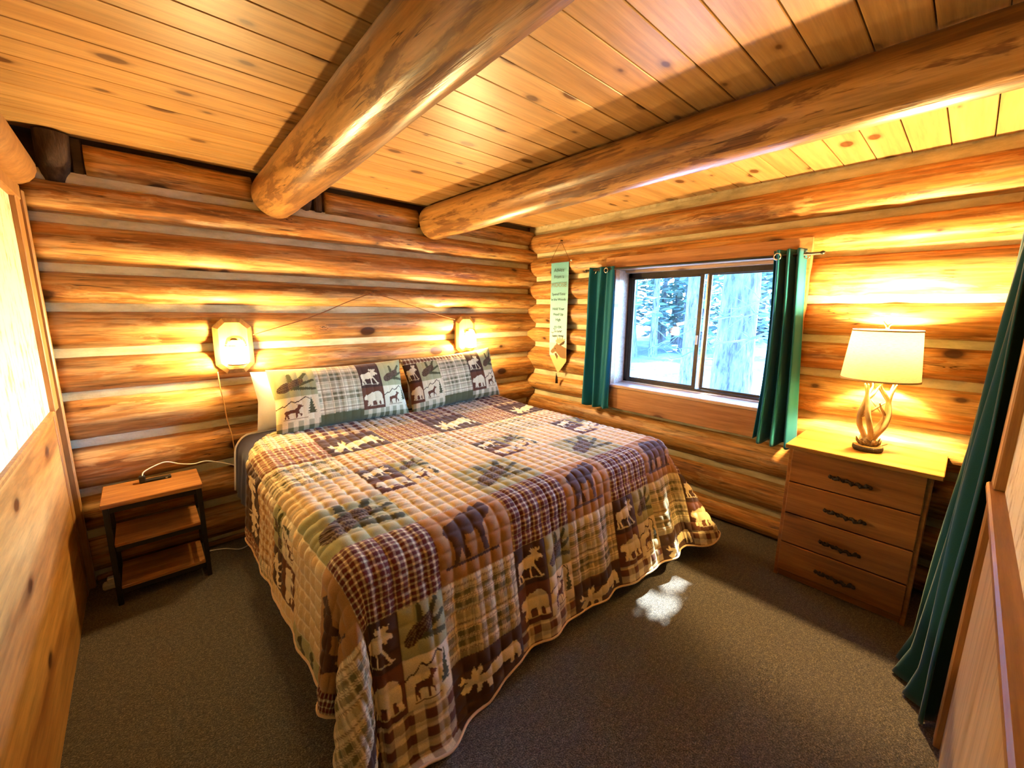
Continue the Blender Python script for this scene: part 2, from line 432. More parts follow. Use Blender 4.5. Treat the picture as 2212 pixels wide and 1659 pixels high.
# --- back wall
WB_Y = -.02
wall_back = structure('wall_back', MB().box(-3.6, .2, WB_Y, .14, 0, 2.135).box(-3.6, .2, .05, .14, 2.135, 2.33), MAT['chink'])
BC = [(2.115, 2.119), (1.921, 1.936), (1.687, 1.689), (1.493, 1.494), (1.262, 1.269), (1.038, 1.061), (.784, .812), (.512, .575), (.272, .31), (.03, .03)]
CH = .021
xs0, xs1 = -3.42, .06
for i in range(len(BC) - 1):
    a, b = BC[i], BC[i+1]
    z0 = (a[0] + b[0]) / 2; h0 = a[0] - b[0] - 2*CH; z1 = (a[1] + b[1]) / 2; h1 = a[1] - b[1] - 2*CH
    me = log_mesh(xs1 - xs0, [(0, z0, h0), (1, z1, h1)], .068 if i != 8 else .06, 11 + i)
    link('log', me, MAT['log'], wall_back, (xs0, WB_Y, 0))
for i, (a, b) in enumerate(BC[:-1]):
    link('chinking', chink_strip(3.48, (a, b), i * 1.7), MAT['chink'], wall_back, (xs0, WB_Y, 0))
# filler logs between the beams, set back, with dark gap above
for (xa, xb, z, h, sd) in ((-3.175, -2.46, 2.212, .155, 61), (-2.03, -1.33, 2.208, .150, 62), (-1.12, .05, 2.205, .15, 63)):
    me = log_mesh(xb - xa, [(0, z, h), (1, z - .004, h)], .055, sd)
    link('log', me, MAT['log'], wall_back, (xa, WB_Y + .01, 0))
MB().box(-3.45, .1, .03, .05, 2.13, H + .02).build('gap_shade_board', MAT['dark_wood'], wall_back)  # dark sheet put in to stand for the shaded void above the logs
# bark stubs wedged beside the beams
MB().tube([(-3.29, .02, 2.10), (-3.28, -.03, 2.20), (-3.275, -.04, 2.31)], [.052, .06, .062], 12).build('log_stub', MAT['bark'], wall_back, True)
MB().tube([(-2.155, .02, 2.13), (-2.15, -.02, 2.22), (-2.145, -.03, 2.31)], [.035, .042, .045], 12).build('log_stub', MAT['bark'], wall_back, True)
MB().box(-2.10, -2.05, -.04, .04, 2.14, 2.31, .008).build('wood_block', MAT['bark'], wall_back)
MB().box(-3.22, -3.18, -.02, .05, 2.13, 2.31, .004).build('wood_block', MAT['dark_wood'], wall_back)

# --- right wall with window hole
WR_X = -.02
WY0, WY1, WZ0, WZ1 = -1.075, -2.335, .868, 1.845
wr = MB()
wr.box(WR_X, .16, WY0, .15, 0, 2.33).box(WR_X, .16, -4.0, WY1, 0, 2.33).box(WR_X, .16, WY1, WY0, 0, WZ0).box(WR_X, .16, WY1, WY0, WZ1, 2.33)
wall_right = structure('wall_right', wr, MAT['chink'])
RC = [(2.258, 2.277), (2.037, 2.034), (1.812, 1.856), (1.592, 1.582), (1.356, 1.355), (1.168, 1.146), (.883, .881), (.668, .676), (.405, .408), (.168, .172), (-.02, -.02)]
YS, YE = .06, -3.98
def rz(c, yv):
    t = (YS - yv) / (YS - YE); t = min(1, t / .8); return c[0] * (1 - t) + c[1] * t
for i in range(len(RC) - 1):
    a, b = RC[i], RC[i+1]
    spans = [(YS, YE)]
    top, bot = (a[0]+a[1])/2, (b[0]+b[1])/2
    if i in (2, 3, 4, 5, 6): spans = [(YS, -.985), (-2.39, YE)]
    if i == 6: spans = [(YS, -1.0), (-2.36, YE)]
    for s_, (ya, yb) in enumerate(spans):
        za, zb = rz(a, ya), rz(b, ya); zc, zd = rz(a, yb), rz(b, yb)
        me = log_mesh(ya - yb, [(0, (za+zb)/2, za-zb-2*CH), (1, (zc+zd)/2, zc-zd-2*CH)], (.075 if i < 2 else .066), 31 + i + 50 * s_)
        o = link('log', me, MAT['log'], wall_right, (WR_X, ya, 0)); o.rotation_euler = (0, 0, -PI/2)
for i, c in enumerate(RC[:-1]):
    spans = [(YS, YE)] if i in (0, 1, 7, 8, 9) else [(YS, -1.0), (-2.36, YE)]
    for (ya, yb) in spans:
        o = link('chinking', chink_strip(ya - yb, (rz(c, ya), rz(c, yb)), i * 2.3 + ya, .066), MAT['chink'], wall_right, (WR_X, ya, 0)); o.rotation_euler = (0, 0, -PI/2)

# --- left wall
wall_left = structure('wall_left', MB().box(XL - .12, XL - .012, -4.0, .1, 0, H), MAT['dark_wood'])
MB().box(XL - .02, XL, -3.3, -.17, 0.0, .985, .003).build('wainscot_panel', MAT['wains'], wall_left)
MB().box(XL - .02, XL + .012, -3.3, -.2, .985, 1.005, .004).build('cap_rail', MAT['trim'], wall_left)
MB().box(XL - .02, XL - .004, -3.3, -.17, 1.005, 1.975).build('cream_panel', MAT['cream'], wall_left)
MB().box(XL - .02, XL + .016, -.215, -.10, 1.0, 1.985, .003).build('corner_casing', MAT['trim'], wall_left)
MB().box(XL - .02, XL + .004, -.185, -.10, 0, 1.0, .003).build('corner_casing', MAT['trim'], wall_left)
MB().box(XL - .02, XL + .03, -.115, -.075, 0, 2.02, .006).build('corner_bead', MAT['sconce'], wall_left)
MB().box(XL - .02, XL + .02, -3.3, -.10, 1.972, 2.04, .004).build('casing', MAT['trim'], wall_left)
MB().tube([(XL + .01, -.165, 2.105), (XL + .01, -.19, 2.105), (XL + .01, -1.5, 2.11), (XL + .01, -3.3, 2.11)], [.07, .082, .085, .085], 18).build('log', MAT['trim'], wall_left, True)

# --- front wall (with closet opening at its right end)
wf = MB()
wf.box(-3.6, -1.16, YF - .12, YF - .012, 0, H).box(-1.16, .05, YF - .12, YF - .012, 2.08, H).box(-3.6, .2, -4.1, -4.0, 0, H)
wall_front = structure('wall_front', wf, MAT['dark_wood'])
MB().box(-3.4, -1.15, YF - .02, YF, 0, .90, .003).build('wainscot_panel', MAT['front_panel'], wall_front)
MB().box(-3.4, -1.15, YF - .02, YF + .012, .87, .965, .004).build('apron_board', MAT['trimy'], wall_front)
MB().box(-3.4, -1.14, YF - .02, YF + .03, .965, .99, .005).build('cap_rail', MAT['trimy'], wall_front)
MB().box(-3.4, -1.15, YF - .02, YF - .004, .99, 2.1).build('cream_panel', MAT['cream'], wall_front)
MB().box(-1.235, -1.15, YF - .02, YF + .02, .99, 2.12, .004).build('casing', MAT['trim'], wall_front)
MB().box(-1.15, -1.09, YF - .125, YF + .018, 0, 2.12, .004).build('door_jamb', MAT['trim'], wall_front)
MB().box(-1.09, .0, YF - .10, YF + .0, 2.06, 2.14, .004).build('jamb', MAT['trimy'], wall_front)

# --- baseboard strip on the back wall by the night stand
bb = structure('baseboard_back', MB().box(-3.39, .0, -.045, -.02, 0, .028, .006), MAT['trimy'])

# ------------------------------------------------------------ window
win = tag(empty('window_1'), kind='structure')
XC = -.118   # front face of casing
def cas(mb, name='casing_board', mat='board'): return mb.build(name, MAT[mat], win)
# mitred casing
ci = (-1.085, -2.325, .885, 1.84)   # inner y0,y1,z0,z1
cw = .098
def miter(pts): return MB().prism(pts, 0, XC, XC + .05)
cas(miter([(ci[0]+cw, ci[3]+cw), (ci[1]-.085, ci[3]+cw), (ci[1], ci[3]), (ci[0], ci[3])]))
cas(miter([(ci[1]-.085, ci[3]+cw), (ci[1]-.085, .70), (ci[1], .70), (ci[1], ci[3])]))
cas(miter([(ci[0]+cw, ci[3]+cw), (ci[0], ci[3]), (ci[0], .70), (ci[0]+cw, .70)]))
cas(MB().box(XC, XC + .05, ci[1], ci[0], .688, .868, .004), 'apron_board')
cas(MB().box(XC - .012, .115, ci[1], ci[0], .868, .892, .004), 'sill_board', 'jamb')
cas(MB().box(XC + .05, .115, ci[1], ci[0], ci[3] - .0, ci[3] + .025, .003), 'head_board', 'jamb')
cas(MB().box(XC + .05, .115, ci[0], ci[0] + .025, .868, ci[3], .003), 'jamb_board', 'jamb')
cas(MB().box(XC + .05, .115, ci[1] - .025, ci[1], .868, ci[3], .003), 'jamb_board', 'jamb')
cas(MB().box(.02, .075, ci[1], ci[0], ci[3] - .022, ci[3], .002), 'stop_board', 'jamb')
# metal frame
gy0, gy1, gz0, gz1 = ci[0], ci[1], .892, 1.82
fx0, fx1 = .075, .125
for bx in ((fx0, fx1, gy0 - .035, gy0, gz0, gz1), (fx0, fx1, gy1, gy1 + .035, gz0, gz1), (fx0, fx1, gy1, gy0, gz0, gz0 + .028), (fx0, fx1, gy1, gy0, gz1 - .04, gz1)):
    MB().box(*bx, .003).build('metal_frame', MAT['bronze'], win)
ym = -1.70
MB().box(.065, .095, gy1, gy0, gz0, gz0 + .012, .002).build('track', MAT['chrome'], win)
# inner sliding sash (left) and fixed sash (right)
def sash(y0, y1, x0, x1, w, mat='bronze'):
    s_ = MB()
    s_.box(x0, x1, y0 - w, y0, gz0 + .026, gz1 - .03, .002).box(x0, x1, y1, y1 + w, gz0 + .026, gz1 - .03, .002)
    s_.box(x0, x1, y1 + w, y0 - w, gz0 + .026, gz0 + .026 + w * .8, .002).box(x0, x1, y1 + w, y0 - w, gz1 - .03 - w * .8, gz1 - .03, .002)
    so_ = s_.build('sash', MAT[mat], win)
    MB().box((x0+x1)/2 - .002, (x0+x1)/2 + .002, y1 + w*.8, y0 - w*.8, gz0 + .03, gz1 - .035).build('pane', MAT['glass'], so_)
    return so_
s1 = sash(gy0 - .03, ym - .02, .078, .097, .030)
MB().box(.070, .079, ym - .012, ym + .004, 1.26, 1.33, .002).build('latch', MAT['white'], s1)
s2 = sash(ym - .045, gy1 + .03, .10, .119, .022)
MB().box(.103, .112, ym - .045, ym - .03, gz0 + .03, gz1 - .04, .002).build('track', MAT['chrome'], win)

# ------------------------------------------------------------ ceiling beams
def beam(name, label, x0, k, zc0, zc1, R0, R1, seed):
    yA, yB = -.03, -3.9; mb = MB(); vs = []; fs = []; n = 64; ns = 28
    for i in range(n + 1):
        t = i / n; yv = yA + (yB - yA) * t
        e = min(1, math.sqrt(max(0, 1 - (1 - min(1, (yA - yv) / .07))**2)) ) if yv > yA - .07 else 1
        e = max(e, .45)
        R = (R0 * (1 - t) + R1 * t) * e; zc = zc0 * (1 - t) + zc1 * t; xc = x0 + k * yv + .004 * nz(yv * 1.3, seed)
        for q in range(ns):
            th = 2*PI*q/ns
            r_ = R * (1 + .03 * nz(yv*1.8, math.cos(th)*1.4 + seed, math.sin(th)*1.4) + .016 * nz(yv*8, math.cos(th)*3 + seed, math.sin(th)*3))
            vs.append((-yv, xc + r_ * math.cos(th), zc + r_ * math.sin(th)))
    for i in range(n):
        for q in range(ns): fs.append((i*ns+q, (i+1)*ns+q, (i+1)*ns+(q+1) % ns, i*ns+(q+1) % ns))
    fs.append(tuple(range(ns))); fs.append(tuple(n*ns+q for q in reversed(range(ns))))
    me = mb.add(vs, fs).mesh(name, True); fixnormals(me)
    o = link(name, me, MAT['beam']); 
    # local x runs along the beam (grain); local y is world x
    o.matrix_world = Matrix(((0, 1, 0, 0), (-1, 0, 0, 0), (0, 0, 1, 0), (0, 0, 0, 1)))
    return tag(o, label, 'beam', 'log ceiling beams')
me_fix = []
b1 = beam('ceiling_beam', 'peeled log ceiling beam meeting the back wall above the pillow nearer the nightstand', -2.344, .036, 2.181, 2.20, .131, .106, 3.3)
b2 = beam('ceiling_beam', 'peeled log ceiling beam closest to the window wall, above the pillow near the window', -1.22, .011, 2.183, 2.208, .130, .092, 8.1)
# ------------------------------------------------------------ quilt print (vertex colours painted by pattern functions)
def inpoly(x, y, P):
    r = np.zeros(x.shape, bool); n = len(P); j = n - 1
    for i in range(n):
        xi, yi = P[i]; xj, yj = P[j]
        if yi != yj:
            r ^= ((yi > y) != (yj > y)) & (x < (xj - xi) * (y - yi) / (yj - yi) + xi)
        j = i
    return r
MOOSE = [(.03,.60),(.10,.66),(.30,.67),(.42,.74),(.52,.78),(.60,.76),(.65,.81),(.58,.84),(.52,.93),(.58,.92),(.60,1.0),(.66,.91),(.70,.99),(.74,.89),(.80,.98),(.83,.90),(.91,.97),(.90,.86),(.82,.81),(.87,.75),(.97,.67),(.99,.61),(.95,.57),(.87,.60),(.84,.58),(.82,.51),(.78,.50),(.76,.57),(.70,.50),(.72,.40),(.80,.25),(.90,.06),(.97,.05),(.96,.0),(.86,.0),(.76,.2),(.67,.36),(.60,.37),(.58,.2),(.60,.04),(.62,0),(.53,0),(.53,.2),(.51,.37),(.40,.33),(.25,.36),(.20,.29),(.22,.18),(.27,.04),(.30,0),(.20,0),(.15,.18),(.12,.26),(.09,.18),(.10,.0),(.02,0),(.04,.2),(.04,.34),(.01,.48)]
BEAR = [(0,.50),(.03,.62),(.09,.70),(.13,.77),(.17,.72),(.24,.74),(.33,.80),(.42,.88),(.52,.86),(.64,.92),(.78,.92),(.90,.80),(.97,.60),(.97,.40),(.98,.12),(1,.0),(.86,0),(.85,.12),(.82,.28),(.76,.30),(.74,.15),(.76,0),(.62,0),(.62,.18),(.60,.30),(.50,.32),(.42,.28),(.40,.1),(.42,0),(.29,0),(.27,.15),(.24,.02),(.13,.0),(.16,.2),(.20,.36),(.14,.42),(.08,.42),(.03,.43)]
GRAZER = [(.10,.10),(.04,.22),(.10,.32),(.16,.42),(.05,.46),(.0,.60),(.06,.56),(.08,.70),(.13,.56),(.20,.50),(.22,.66),(.26,.84),(.29,.66),(.35,.88),(.36,.64),(.32,.50),(.42,.56),(.52,.68),(.62,.70),(.75,.78),(.86,.86),(.93,.84),(.97,.66),(.98,.45),(1.0,.22),(.94,.20),(.92,.38),(.88,.44),(.86,.2),(.80,.2),(.80,.42),(.70,.38),(.55,.30),(.48,.26),(.48,.02),(.42,.02),(.40,.24),(.34,.20),(.32,0),(.26,0),(.28,.22),(.24,.28),(.20,.20),(.16,.08)]
BULL = [(.03,.60),(.09,.71),(.25,.75),(.40,.85),(.55,.90),(.62,.86),(.68,.94),(.76,.99),(.82,.95),(.92,1.0),(.98,.90),(.98,.74),(.90,.63),(.80,.58),(.72,.50),(.71,.3),(.78,.03),(.66,.03),(.63,.25),(.58,.48),(.46,.42),(.36,.45),(.34,.3),(.42,.03),(.33,.03),(.26,.26),(.21,.10),(.19,.0),(.12,0),(.14,.2),(.12,.42),(.06,.52)]
DEER = [(0,.5),(.06,.6),(.3,.62),(.5,.66),(.62,.78),(.64,.9),(.60,1),(.68,.94),(.72,1),(.74,.92),(.8,.98),(.80,.88),(.92,.84),(.88,.78),(.78,.74),(.70,.6),(.66,.48),(.70,.3),(.8,.28),(.78,.1),(.72,.1),(.72,.22),(.6,.32),(.56,0),(.5,0),(.5,.38),(.25,.38),(.16,.3),(.22,0),(.14,0),(.08,.28),(.06,0),(0,0),(.02,.3)]
CREAM = np.array((.67, .53, .28)); BROWN = np.array((.060, .026, .012)); RBROWN = np.array((.115, .038, .014)); TAN = np.array((.34, .165, .050))
GREEN = np.array((.33, .29, .12)); DGREEN = np.array((.070, .062, .020)); RED = np.array((.095, .014, .007)); LTAN = np.array((.55, .37, .16))
def fill(n, c): return np.tile(np.asarray(c, float), (n, 1))
def lay(C, mask, c): C[mask] = c
def put(C, u, v, poly, x0, x1, y0, y1, c): C[inpoly((u - x0) / (x1 - x0), (v - y0) / (y1 - y0), poly)] = c
def gingham(u, v, per=14, dark=RED, light=CREAM, line=.30):
    C = fill(len(u), dark); a = (u * per) % 1 < line; b = (v * per) % 1 < line
    C[a ^ b] = dark * .55 + light * .45 * .75; C[a & b] = light; C[~a & ~b] = dark; return C
def buffalo(u, v, pu, pv, dark=RBROWN, light=CREAM):
    a = (u * pu) % 1 < .5; b = (v * pv) % 1 < .5
    C = fill(len(u), light); C[a ^ b] = (dark * .55 + light * .45); C[a & b] = dark; return C
def plaid(u, v, light=CREAM):
    def f(w):
        g = np.zeros_like(w); k = (w * 2.02) % 1
        g[(k > .30) & (k < .44)] = .75; g[(k > .56) & (k < .70)] = .75; g[(k > .0) & (k < .16)] = .35
        return g
    def thin(w):
        k = (w * 2.02) % 1; r = np.zeros_like(w)
        for c_ in (.18, .215, .47, .53, .74, .86, .89): r[np.abs(k - c_) < .011] = 1
        return r
    def pale(w): k = (w * 2.02) % 1; return ((k > .80) & (k < .85)) | ((k > .245) & (k < .28))
    g = np.clip((f(u) * .55 + f(v)) * .80, 0, .95); C = light * (1 - g)[:, None] + DGREEN * g[:, None] * 1.25 + GREEN * 0
    C = np.clip(C, 0, 1)
    p = pale(u); C[p] = C[p] * .45 + CREAM * 1.15 * .55
    t = thin(v) + thin(u) * .6; C = C * (1 - .62 * np.clip(t, 0, 1))[:, None] + (RBROWN * .8) * (.62 * np.clip(t, 0, 1))[:, None]
    return C
def speckle(u, v, k): return (np.sin(u * k * 1.3 + v * k) * np.sin(v * k * 1.7 - u * k * .6)) > .05
def pinecone(u, v, base=GREEN, big=False):
    C = fill(len(u), base); x = u; y = v
    def caps(x0, y0, x1, y1, w, c, taper=.6):
        dx, dy = x1 - x0, y1 - y0; t = np.clip(((x - x0) * dx + (y - y0) * dy) / (dx*dx + dy*dy), 0, 1)
        d = np.hypot(x - x0 - t*dx, y - y0 - t*dy); C[d < w * (1 - (1 - taper) * t) * (1 + .18 * np.sin(60 * t + 5 * x))] = c
    caps(.45, .45, .42, .95, .075, DGREEN); caps(.5, .45, .78, .93, .075, DGREEN); caps(.5, .42, .93, .62, .07, DGREEN); caps(.45, .36, .93, .26, .075, DGREEN)
    for (cx, cy, a, b, r) in ((.30, .42, .26, .15, .75), (.56, .58, .20, .13, .8)):
        ct, st = math.cos(r), math.sin(r); X = (x - cx)*ct + (y - cy)*st; Y = -(x - cx)*st + (y - cy)*ct
        m = (X/a)**2 + (Y/b)**2 < 1; C[m] = BROWN * .95
        sp = m & (np.abs(((X + np.abs(Y) * .6) * 26) % 1 - .5) < .16); C[sp] = LTAN * .30
    return C
def scene(u, v, base=CREAM):
    C = fill(len(u), base)
    zig = [(0, .58), (.14, .68), (.20, .66), (.36, .84), (.44, .78), (.52, .80), (.70, .96), (.80, .86)]
    for (a, b) in zip(zig[:-1], zig[1:]):
        t = np.clip((u - a[0]) / (b[0] - a[0]), 0, 1); yy = a[1] + (b[1] - a[1]) * t
        C[(u >= a[0]) & (u <= b[0]) & (np.abs(v - yy) < .022)] = BROWN
    put(C, u, v, DEER, .18, .68, .14, .70, RBROWN)
    tw = (.95 - v) * .30 * (.65 + .35 * ((v * 9) % 1 < .5)); C[(v > .26) & (v < .95) & (np.abs(u - .82) < tw * .55)] = DGREEN
    C[(v > .10) & (v < .125) & (u > .15) & (u < .7)] = BROWN * 2
    return C
def mini_moose(u, v, bg=BROWN):
    C = fill(len(u), bg); put(C, u, v, MOOSE, .06, .88, .14, .90, CREAM); C[(np.abs(v - .135 - .02*np.sin(u*5)) < .014) & (u > .05) & (u < .8)] = CREAM * .7; return C
def mini_bear(u, v, bg=RBROWN):
    C = fill(len(u), bg); put(C, u, v, BEAR, .06, .94, .16, .86, CREAM); C[(np.abs(v - .15) < .014) & (u > .3) & (u < .95)] = CREAM * .7; return C
def grazer(u, v, bg=BROWN):
    C = fill(len(u), bg); put(C, u, v, GRAZER, .06, .95, .06, .82, CREAM); return C
def tanbull(u, v, kind=0):
    C = fill(len(u), TAN); put(C, u, v, BULL if kind == 0 else [(1 - a, b) for a, b in BEAR], .10, .82, .20, .90, BROWN * 1.25)
    C[(np.abs(v - .185 - .0 * u) < .016) & (u > .08) & (u < .80)] = BROWN; return C
def minis(u, v):
    """2 x 2 small blocks"""
    C = np.zeros((len(u), 3)); L = u < .5; T = v >= .5
    for m, fn, a, b in ((L & T, mini_moose, 0, .5), (~L & T, pinecone, .5, .5), (L & ~T, mini_bear, 0, 0), (~L & ~T, scene, .5, 0)):
        if m.any(): C[m] = fn((u[m] - a) * 2, (v[m] - b) * 2)
    return C
def windowpane(u, v, base=LTAN):
    C = fill(len(u), base); k = (np.minimum((u * 6) % 1, 1 - (u * 6) % 1) < .07) | (np.minimum((v * 6) % 1, 1 - (v * 6) % 1) < .07); C[k] = CREAM; return C

CW, RH, SX0, T0, MS = .345, .30, -2.715, 1.79, .17
def quilt_color(s, T):
    c = np.floor((s - SX0) / CW).astype(int); r = np.floor((T - T0) / RH).astype(int)
    u = (s - SX0) / CW - c; v = 1 - ((T - T0) / RH - r)
    C = np.tile(CREAM, (len(s), 1))
    for ci in range(c.min(), c.max() + 1):
        for ri in range(r.min(), r.max() + 1):
            m = (c == ci) & (r == ri)
            if not m.any(): continue
            uu_, vv_ = u[m], v[m]; ev = ci % 2 == 0
            if ri == 0: q = gingham(uu_, vv_, 14) if ev else tanbull(uu_, vv_, 0 if ci != 5 else 1)
            elif ri == 1: q = minis(uu_, (vv_ + MS) / (1 + MS)) if ev else plaid(uu_, vv_)
            elif ri >= 2:
                if ev:
                    q = buffalo(uu_, vv_, 4.5, 4.5)
                    if ri == 2:
                        k_ = vv_ > 1 - MS
                        if k_.any(): q[k_] = minis(uu_[k_], (vv_[k_] - 1 + MS) / (1 + MS))
                else: q = grazer(uu_, (vv_ - .47) / .53)
            elif ri == -1: q = pinecone(uu_, vv_) if ev else windowpane(uu_, vv_)
            elif ri == -2: q = windowpane(uu_, vv_, LTAN * 1.1) if ev else minis(uu_, vv_)
            elif ri == -3: q = plaid(uu_, vv_, CREAM * 1.1) if ev else buffalo(uu_, vv_, 7, 7, TAN)  # palette of the top rows lightened to imitate lamp light on the bed
            elif ri == -4: q = gingham(uu_, vv_, 12, RBROWN * 1.6) if ev else grazer(uu_, vv_)
            else: q = plaid(uu_, vv_) if ev else buffalo(uu_, vv_, 5, 5)
            C[m] = q
    # seams between the blocks
    return np.clip(C, 0, 1)

def sm(x, a, b):
    t = np.clip((x - a) / (b - a), 0, 1); return t * t * (3 - 2 * t)
QXL, QXR, QYF, QR, QZ = -2.615, -.745, 1.84, .10, .715
def drape(s, T, puff=True):
    a_l = np.maximum(QXL - s, 0); a_r = np.maximum(s - QXR, 0); b = np.maximum(T - QYF, 0); a = a_l + a_r
    sgn = np.where(a_r > 0, 1.0, -1.0)
    d = np.hypot(a, b); ph = np.arctan2(b, np.maximum(a, 1e-9))
    corner = np.sin(2 * ph) * (a > 0) * (b > 0)
    right = (a_r > 0)
    f_foot = .17 + .16 * sm(s, -1.7, -.85)
    f_side = .10
    f = np.where(d > 0, f_side + (f_foot - f_side) * np.clip(ph / (PI/2), 0, 1)**2, 0)
    f = f + corner * np.where(right, .36, .05)
    arc = QR * PI / 2
    L = np.maximum(d - arc, 0)
    hd = np.where(d < arc, QR * np.sin(np.minimum(d, arc) / QR), QR + f * L)
    vd = np.where(d < arc, QR * (1 - np.cos(np.minimum(d, arc) / QR)), QR + np.sqrt(1 - f*f) * L)
    # folds
    A = .16 * np.maximum(d - .12, 0) * np.abs(corner)**.6
    hd = hd + A * np.where(right, np.cos(5 * ph + .6), np.cos(7.0 * ph - .7)) * .75
    ph2 = ph + np.abs(corner) * sm(d, .12, .5) * .16 * np.sin(np.where(right, 5 * ph, 7 * ph))
    fl = sm(d, .12, .45) * (1 - np.abs(corner)) * (d > 0)
    hd = hd + np.where(a >= b, .45, 1.0) * fl * (.010 * np.sin(2*PI*(s * (b > a) + T * (a >= b)) / .31 + 1.0) + .007 * np.sin(2*PI*(s * (b > a) + T * (a >= b)) / .19))
    cx = np.clip(s, QXL, QXR); cy = np.minimum(T, QYF)
    x = cx + sgn * hd * np.cos(ph2) * (d > 0); y = -(cy + hd * np.sin(ph2) * (d > 0))
    top = QZ + .028 * sm(-cy, -.9, -.2) - .012 * np.sin((cx - QXL) / (QXR - QXL) * PI) * 0
    top = top + .006 * np.sin(cx * 5.1 + cy * 2.2) * np.sin(cy * 4.3 + .5) * (1 - sm(d, 0, .2))
    z = top - vd
    under = np.maximum(.016 - z, 0)
    z = np.maximum(z, .016 + .008 * np.sin(s * 40) * (under > 0) * 0)
    y = y - under * .55 * np.sin(ph2); x = x + sgn * under * .35 * np.cos(ph2)
    return x, y, z
def np_grid_mesh(name, X, Y, Z, C, keep=None):
    nv, nu = X.shape
    idx = np.arange(nu * nv).reshape(nv, nu)
    q = np.stack([idx[:-1, :-1], idx[:-1, 1:], idx[1:, 1:], idx[1:, :-1]], -1).reshape(-1, 4)
    me = bpy.data.meshes.new(name)
    me.vertices.add(nu * nv); me.vertices.foreach_set('co', np.stack([X, Y, Z], -1).astype(np.float32).ravel())
    me.loops.add(q.size); me.loops.foreach_set('vertex_index', q.ravel().astype(np.int32))
    me.polygons.add(len(q)); me.polygons.foreach_set('loop_start', np.arange(0, q.size, 4, dtype=np.int32))
    me.polygons.foreach_set('use_smooth', np.ones(len(q), bool))
    me.update(calc_edges=True)
    if C is not None:
        at = me.attributes.new('print', 'FLOAT_COLOR', 'POINT')
        at.data.foreach_set('color', np.concatenate([C, np.ones((len(C), 1))], 1).astype(np.float32).ravel())
    me.validate(); return me
def normals(X, Y, Z):
    P = np.stack([X, Y, Z], -1); du = np.gradient(P, axis=1); dv = np.gradient(P, axis=0)
    N = np.cross(du, dv); N /= np.linalg.norm(N, axis=-1, keepdims=True) + 1e-12; return N
def puffs(s, T, w=CW / 6, h=RH / 5.0, amp=.0085):
    a = np.abs(np.sin(PI * (s - SX0) / w)); b = np.abs(np.sin(PI * (T - T0) / h))
    return amp * (np.minimum(a, 1)**.55 * b**.55)

QS0, QS1, QT1 = QXL - .52, QXR + .54, 2.535
DS = .0042
ss = np.arange(QS0, QS1 + DS/2, DS); nt_ = int((QT1 - .20) / DS); 
SS, QQ = np.meshgrid(ss, np.linspace(0, 1, nt_))
TSTART = .30 + .30 * sm(-SS, 2.50, 2.80)
TEND = QT1 - .10 * sm(np.abs(SS + 1.68), 1.05, 1.45) + .13 * sm(-SS, 2.0, 2.45)
TT = TSTART + (TEND - TSTART) * QQ
X, Y, Z = drape(SS, TT)
N = normals(X, Y, Z); N[N[..., 2] < -.35] *= 1
flip = np.sign((N[nt_//3, len(ss)//2])[2]); N = N * flip
pf = puffs(SS, TT)
drp = (np.maximum(QXL - SS, 0) + np.maximum(SS - QXR, 0) + np.maximum(TT - QYF, 0))
# cloth bunching near the left edge : gathers running across the bed
wr_ = .012 * sm(-SS, 2.1, 2.55) * (1 - sm(-SS, 2.70, 2.90)) * np.abs(np.sin(TT * PI/.075 + 1.2*np.sin(SS*4)))**.7 * sm(TT, .5, .8) * (1 - sm(TT, 1.6, 1.85))
pf = pf * (1 - .75 * (1 - sm(np.minimum(TEND - TT, np.minimum(SS - QS0, QS1 - SS)), .0, .05))) + wr_
X = X + N[..., 0] * pf; Y = Y + N[..., 1] * pf; Z = np.maximum(Z + N[..., 2] * pf, .008)
QC = quilt_color(SS.ravel(), TT.ravel())
seam = np.minimum(np.abs(((SS - SX0) / CW + .5) % 1 - .5) * CW, np.abs(((TT - T0) / RH + .5) % 1 - .5) * RH).ravel()
quilt_me = np_grid_mesh('quilt', X, Y, Z, QC)
quilt = link('quilt', quilt_me, MAT['print'])
tag(quilt, 'patchwork quilt with moose, bear and plaid blocks draped over the bed', 'quilt')
edge = [(X[j, 0], Y[j, 0], Z[j, 0]) for j in range(0, nt_, 4)] + [(X[-1, i], Y[-1, i], Z[-1, i]) for i in range(0, len(ss), 4)] + [(X[j, -1], Y[j, -1], Z[j, -1]) for j in range(nt_ - 1, -1, -4)]
MB().tube(edge, .0055, 6).build('hem_binding', MAT['binding'], quilt, True)

# ------------------------------------------------------------ bed
bed = thing('bed', 'low king-size bed with white mattress under the patchwork quilt', 'bed', loc=(-1.68, -1.0, 0))
def bpart(mb, name, mat, smooth=False):
    o = mb.build(name, MAT[mat], bed, smooth); o.matrix_parent_inverse = Matrix.Translation((1.68, 1.0, 0)); return o
bpart(MB().box(-2.680, -.675, -1.90, -.10, .40, .690, .06), 'mattress', 'linen')
bpart(MB().box(-2.665, -.69, -1.88, -.10, .16, .395, .03), 'box_spring', 'linen')
bpart(MB().box(-2.62, -.74, -1.84, -.14, .13, .158, .004), 'bed_frame', 'black')
for lx in (-2.52, -1.68, -.84):
    for ly in (-.25, -1.70):
        bpart(MB().box(lx - .025, lx + .025, ly - .025, ly + .025, .0, .13, .005), 'leg', 'black')
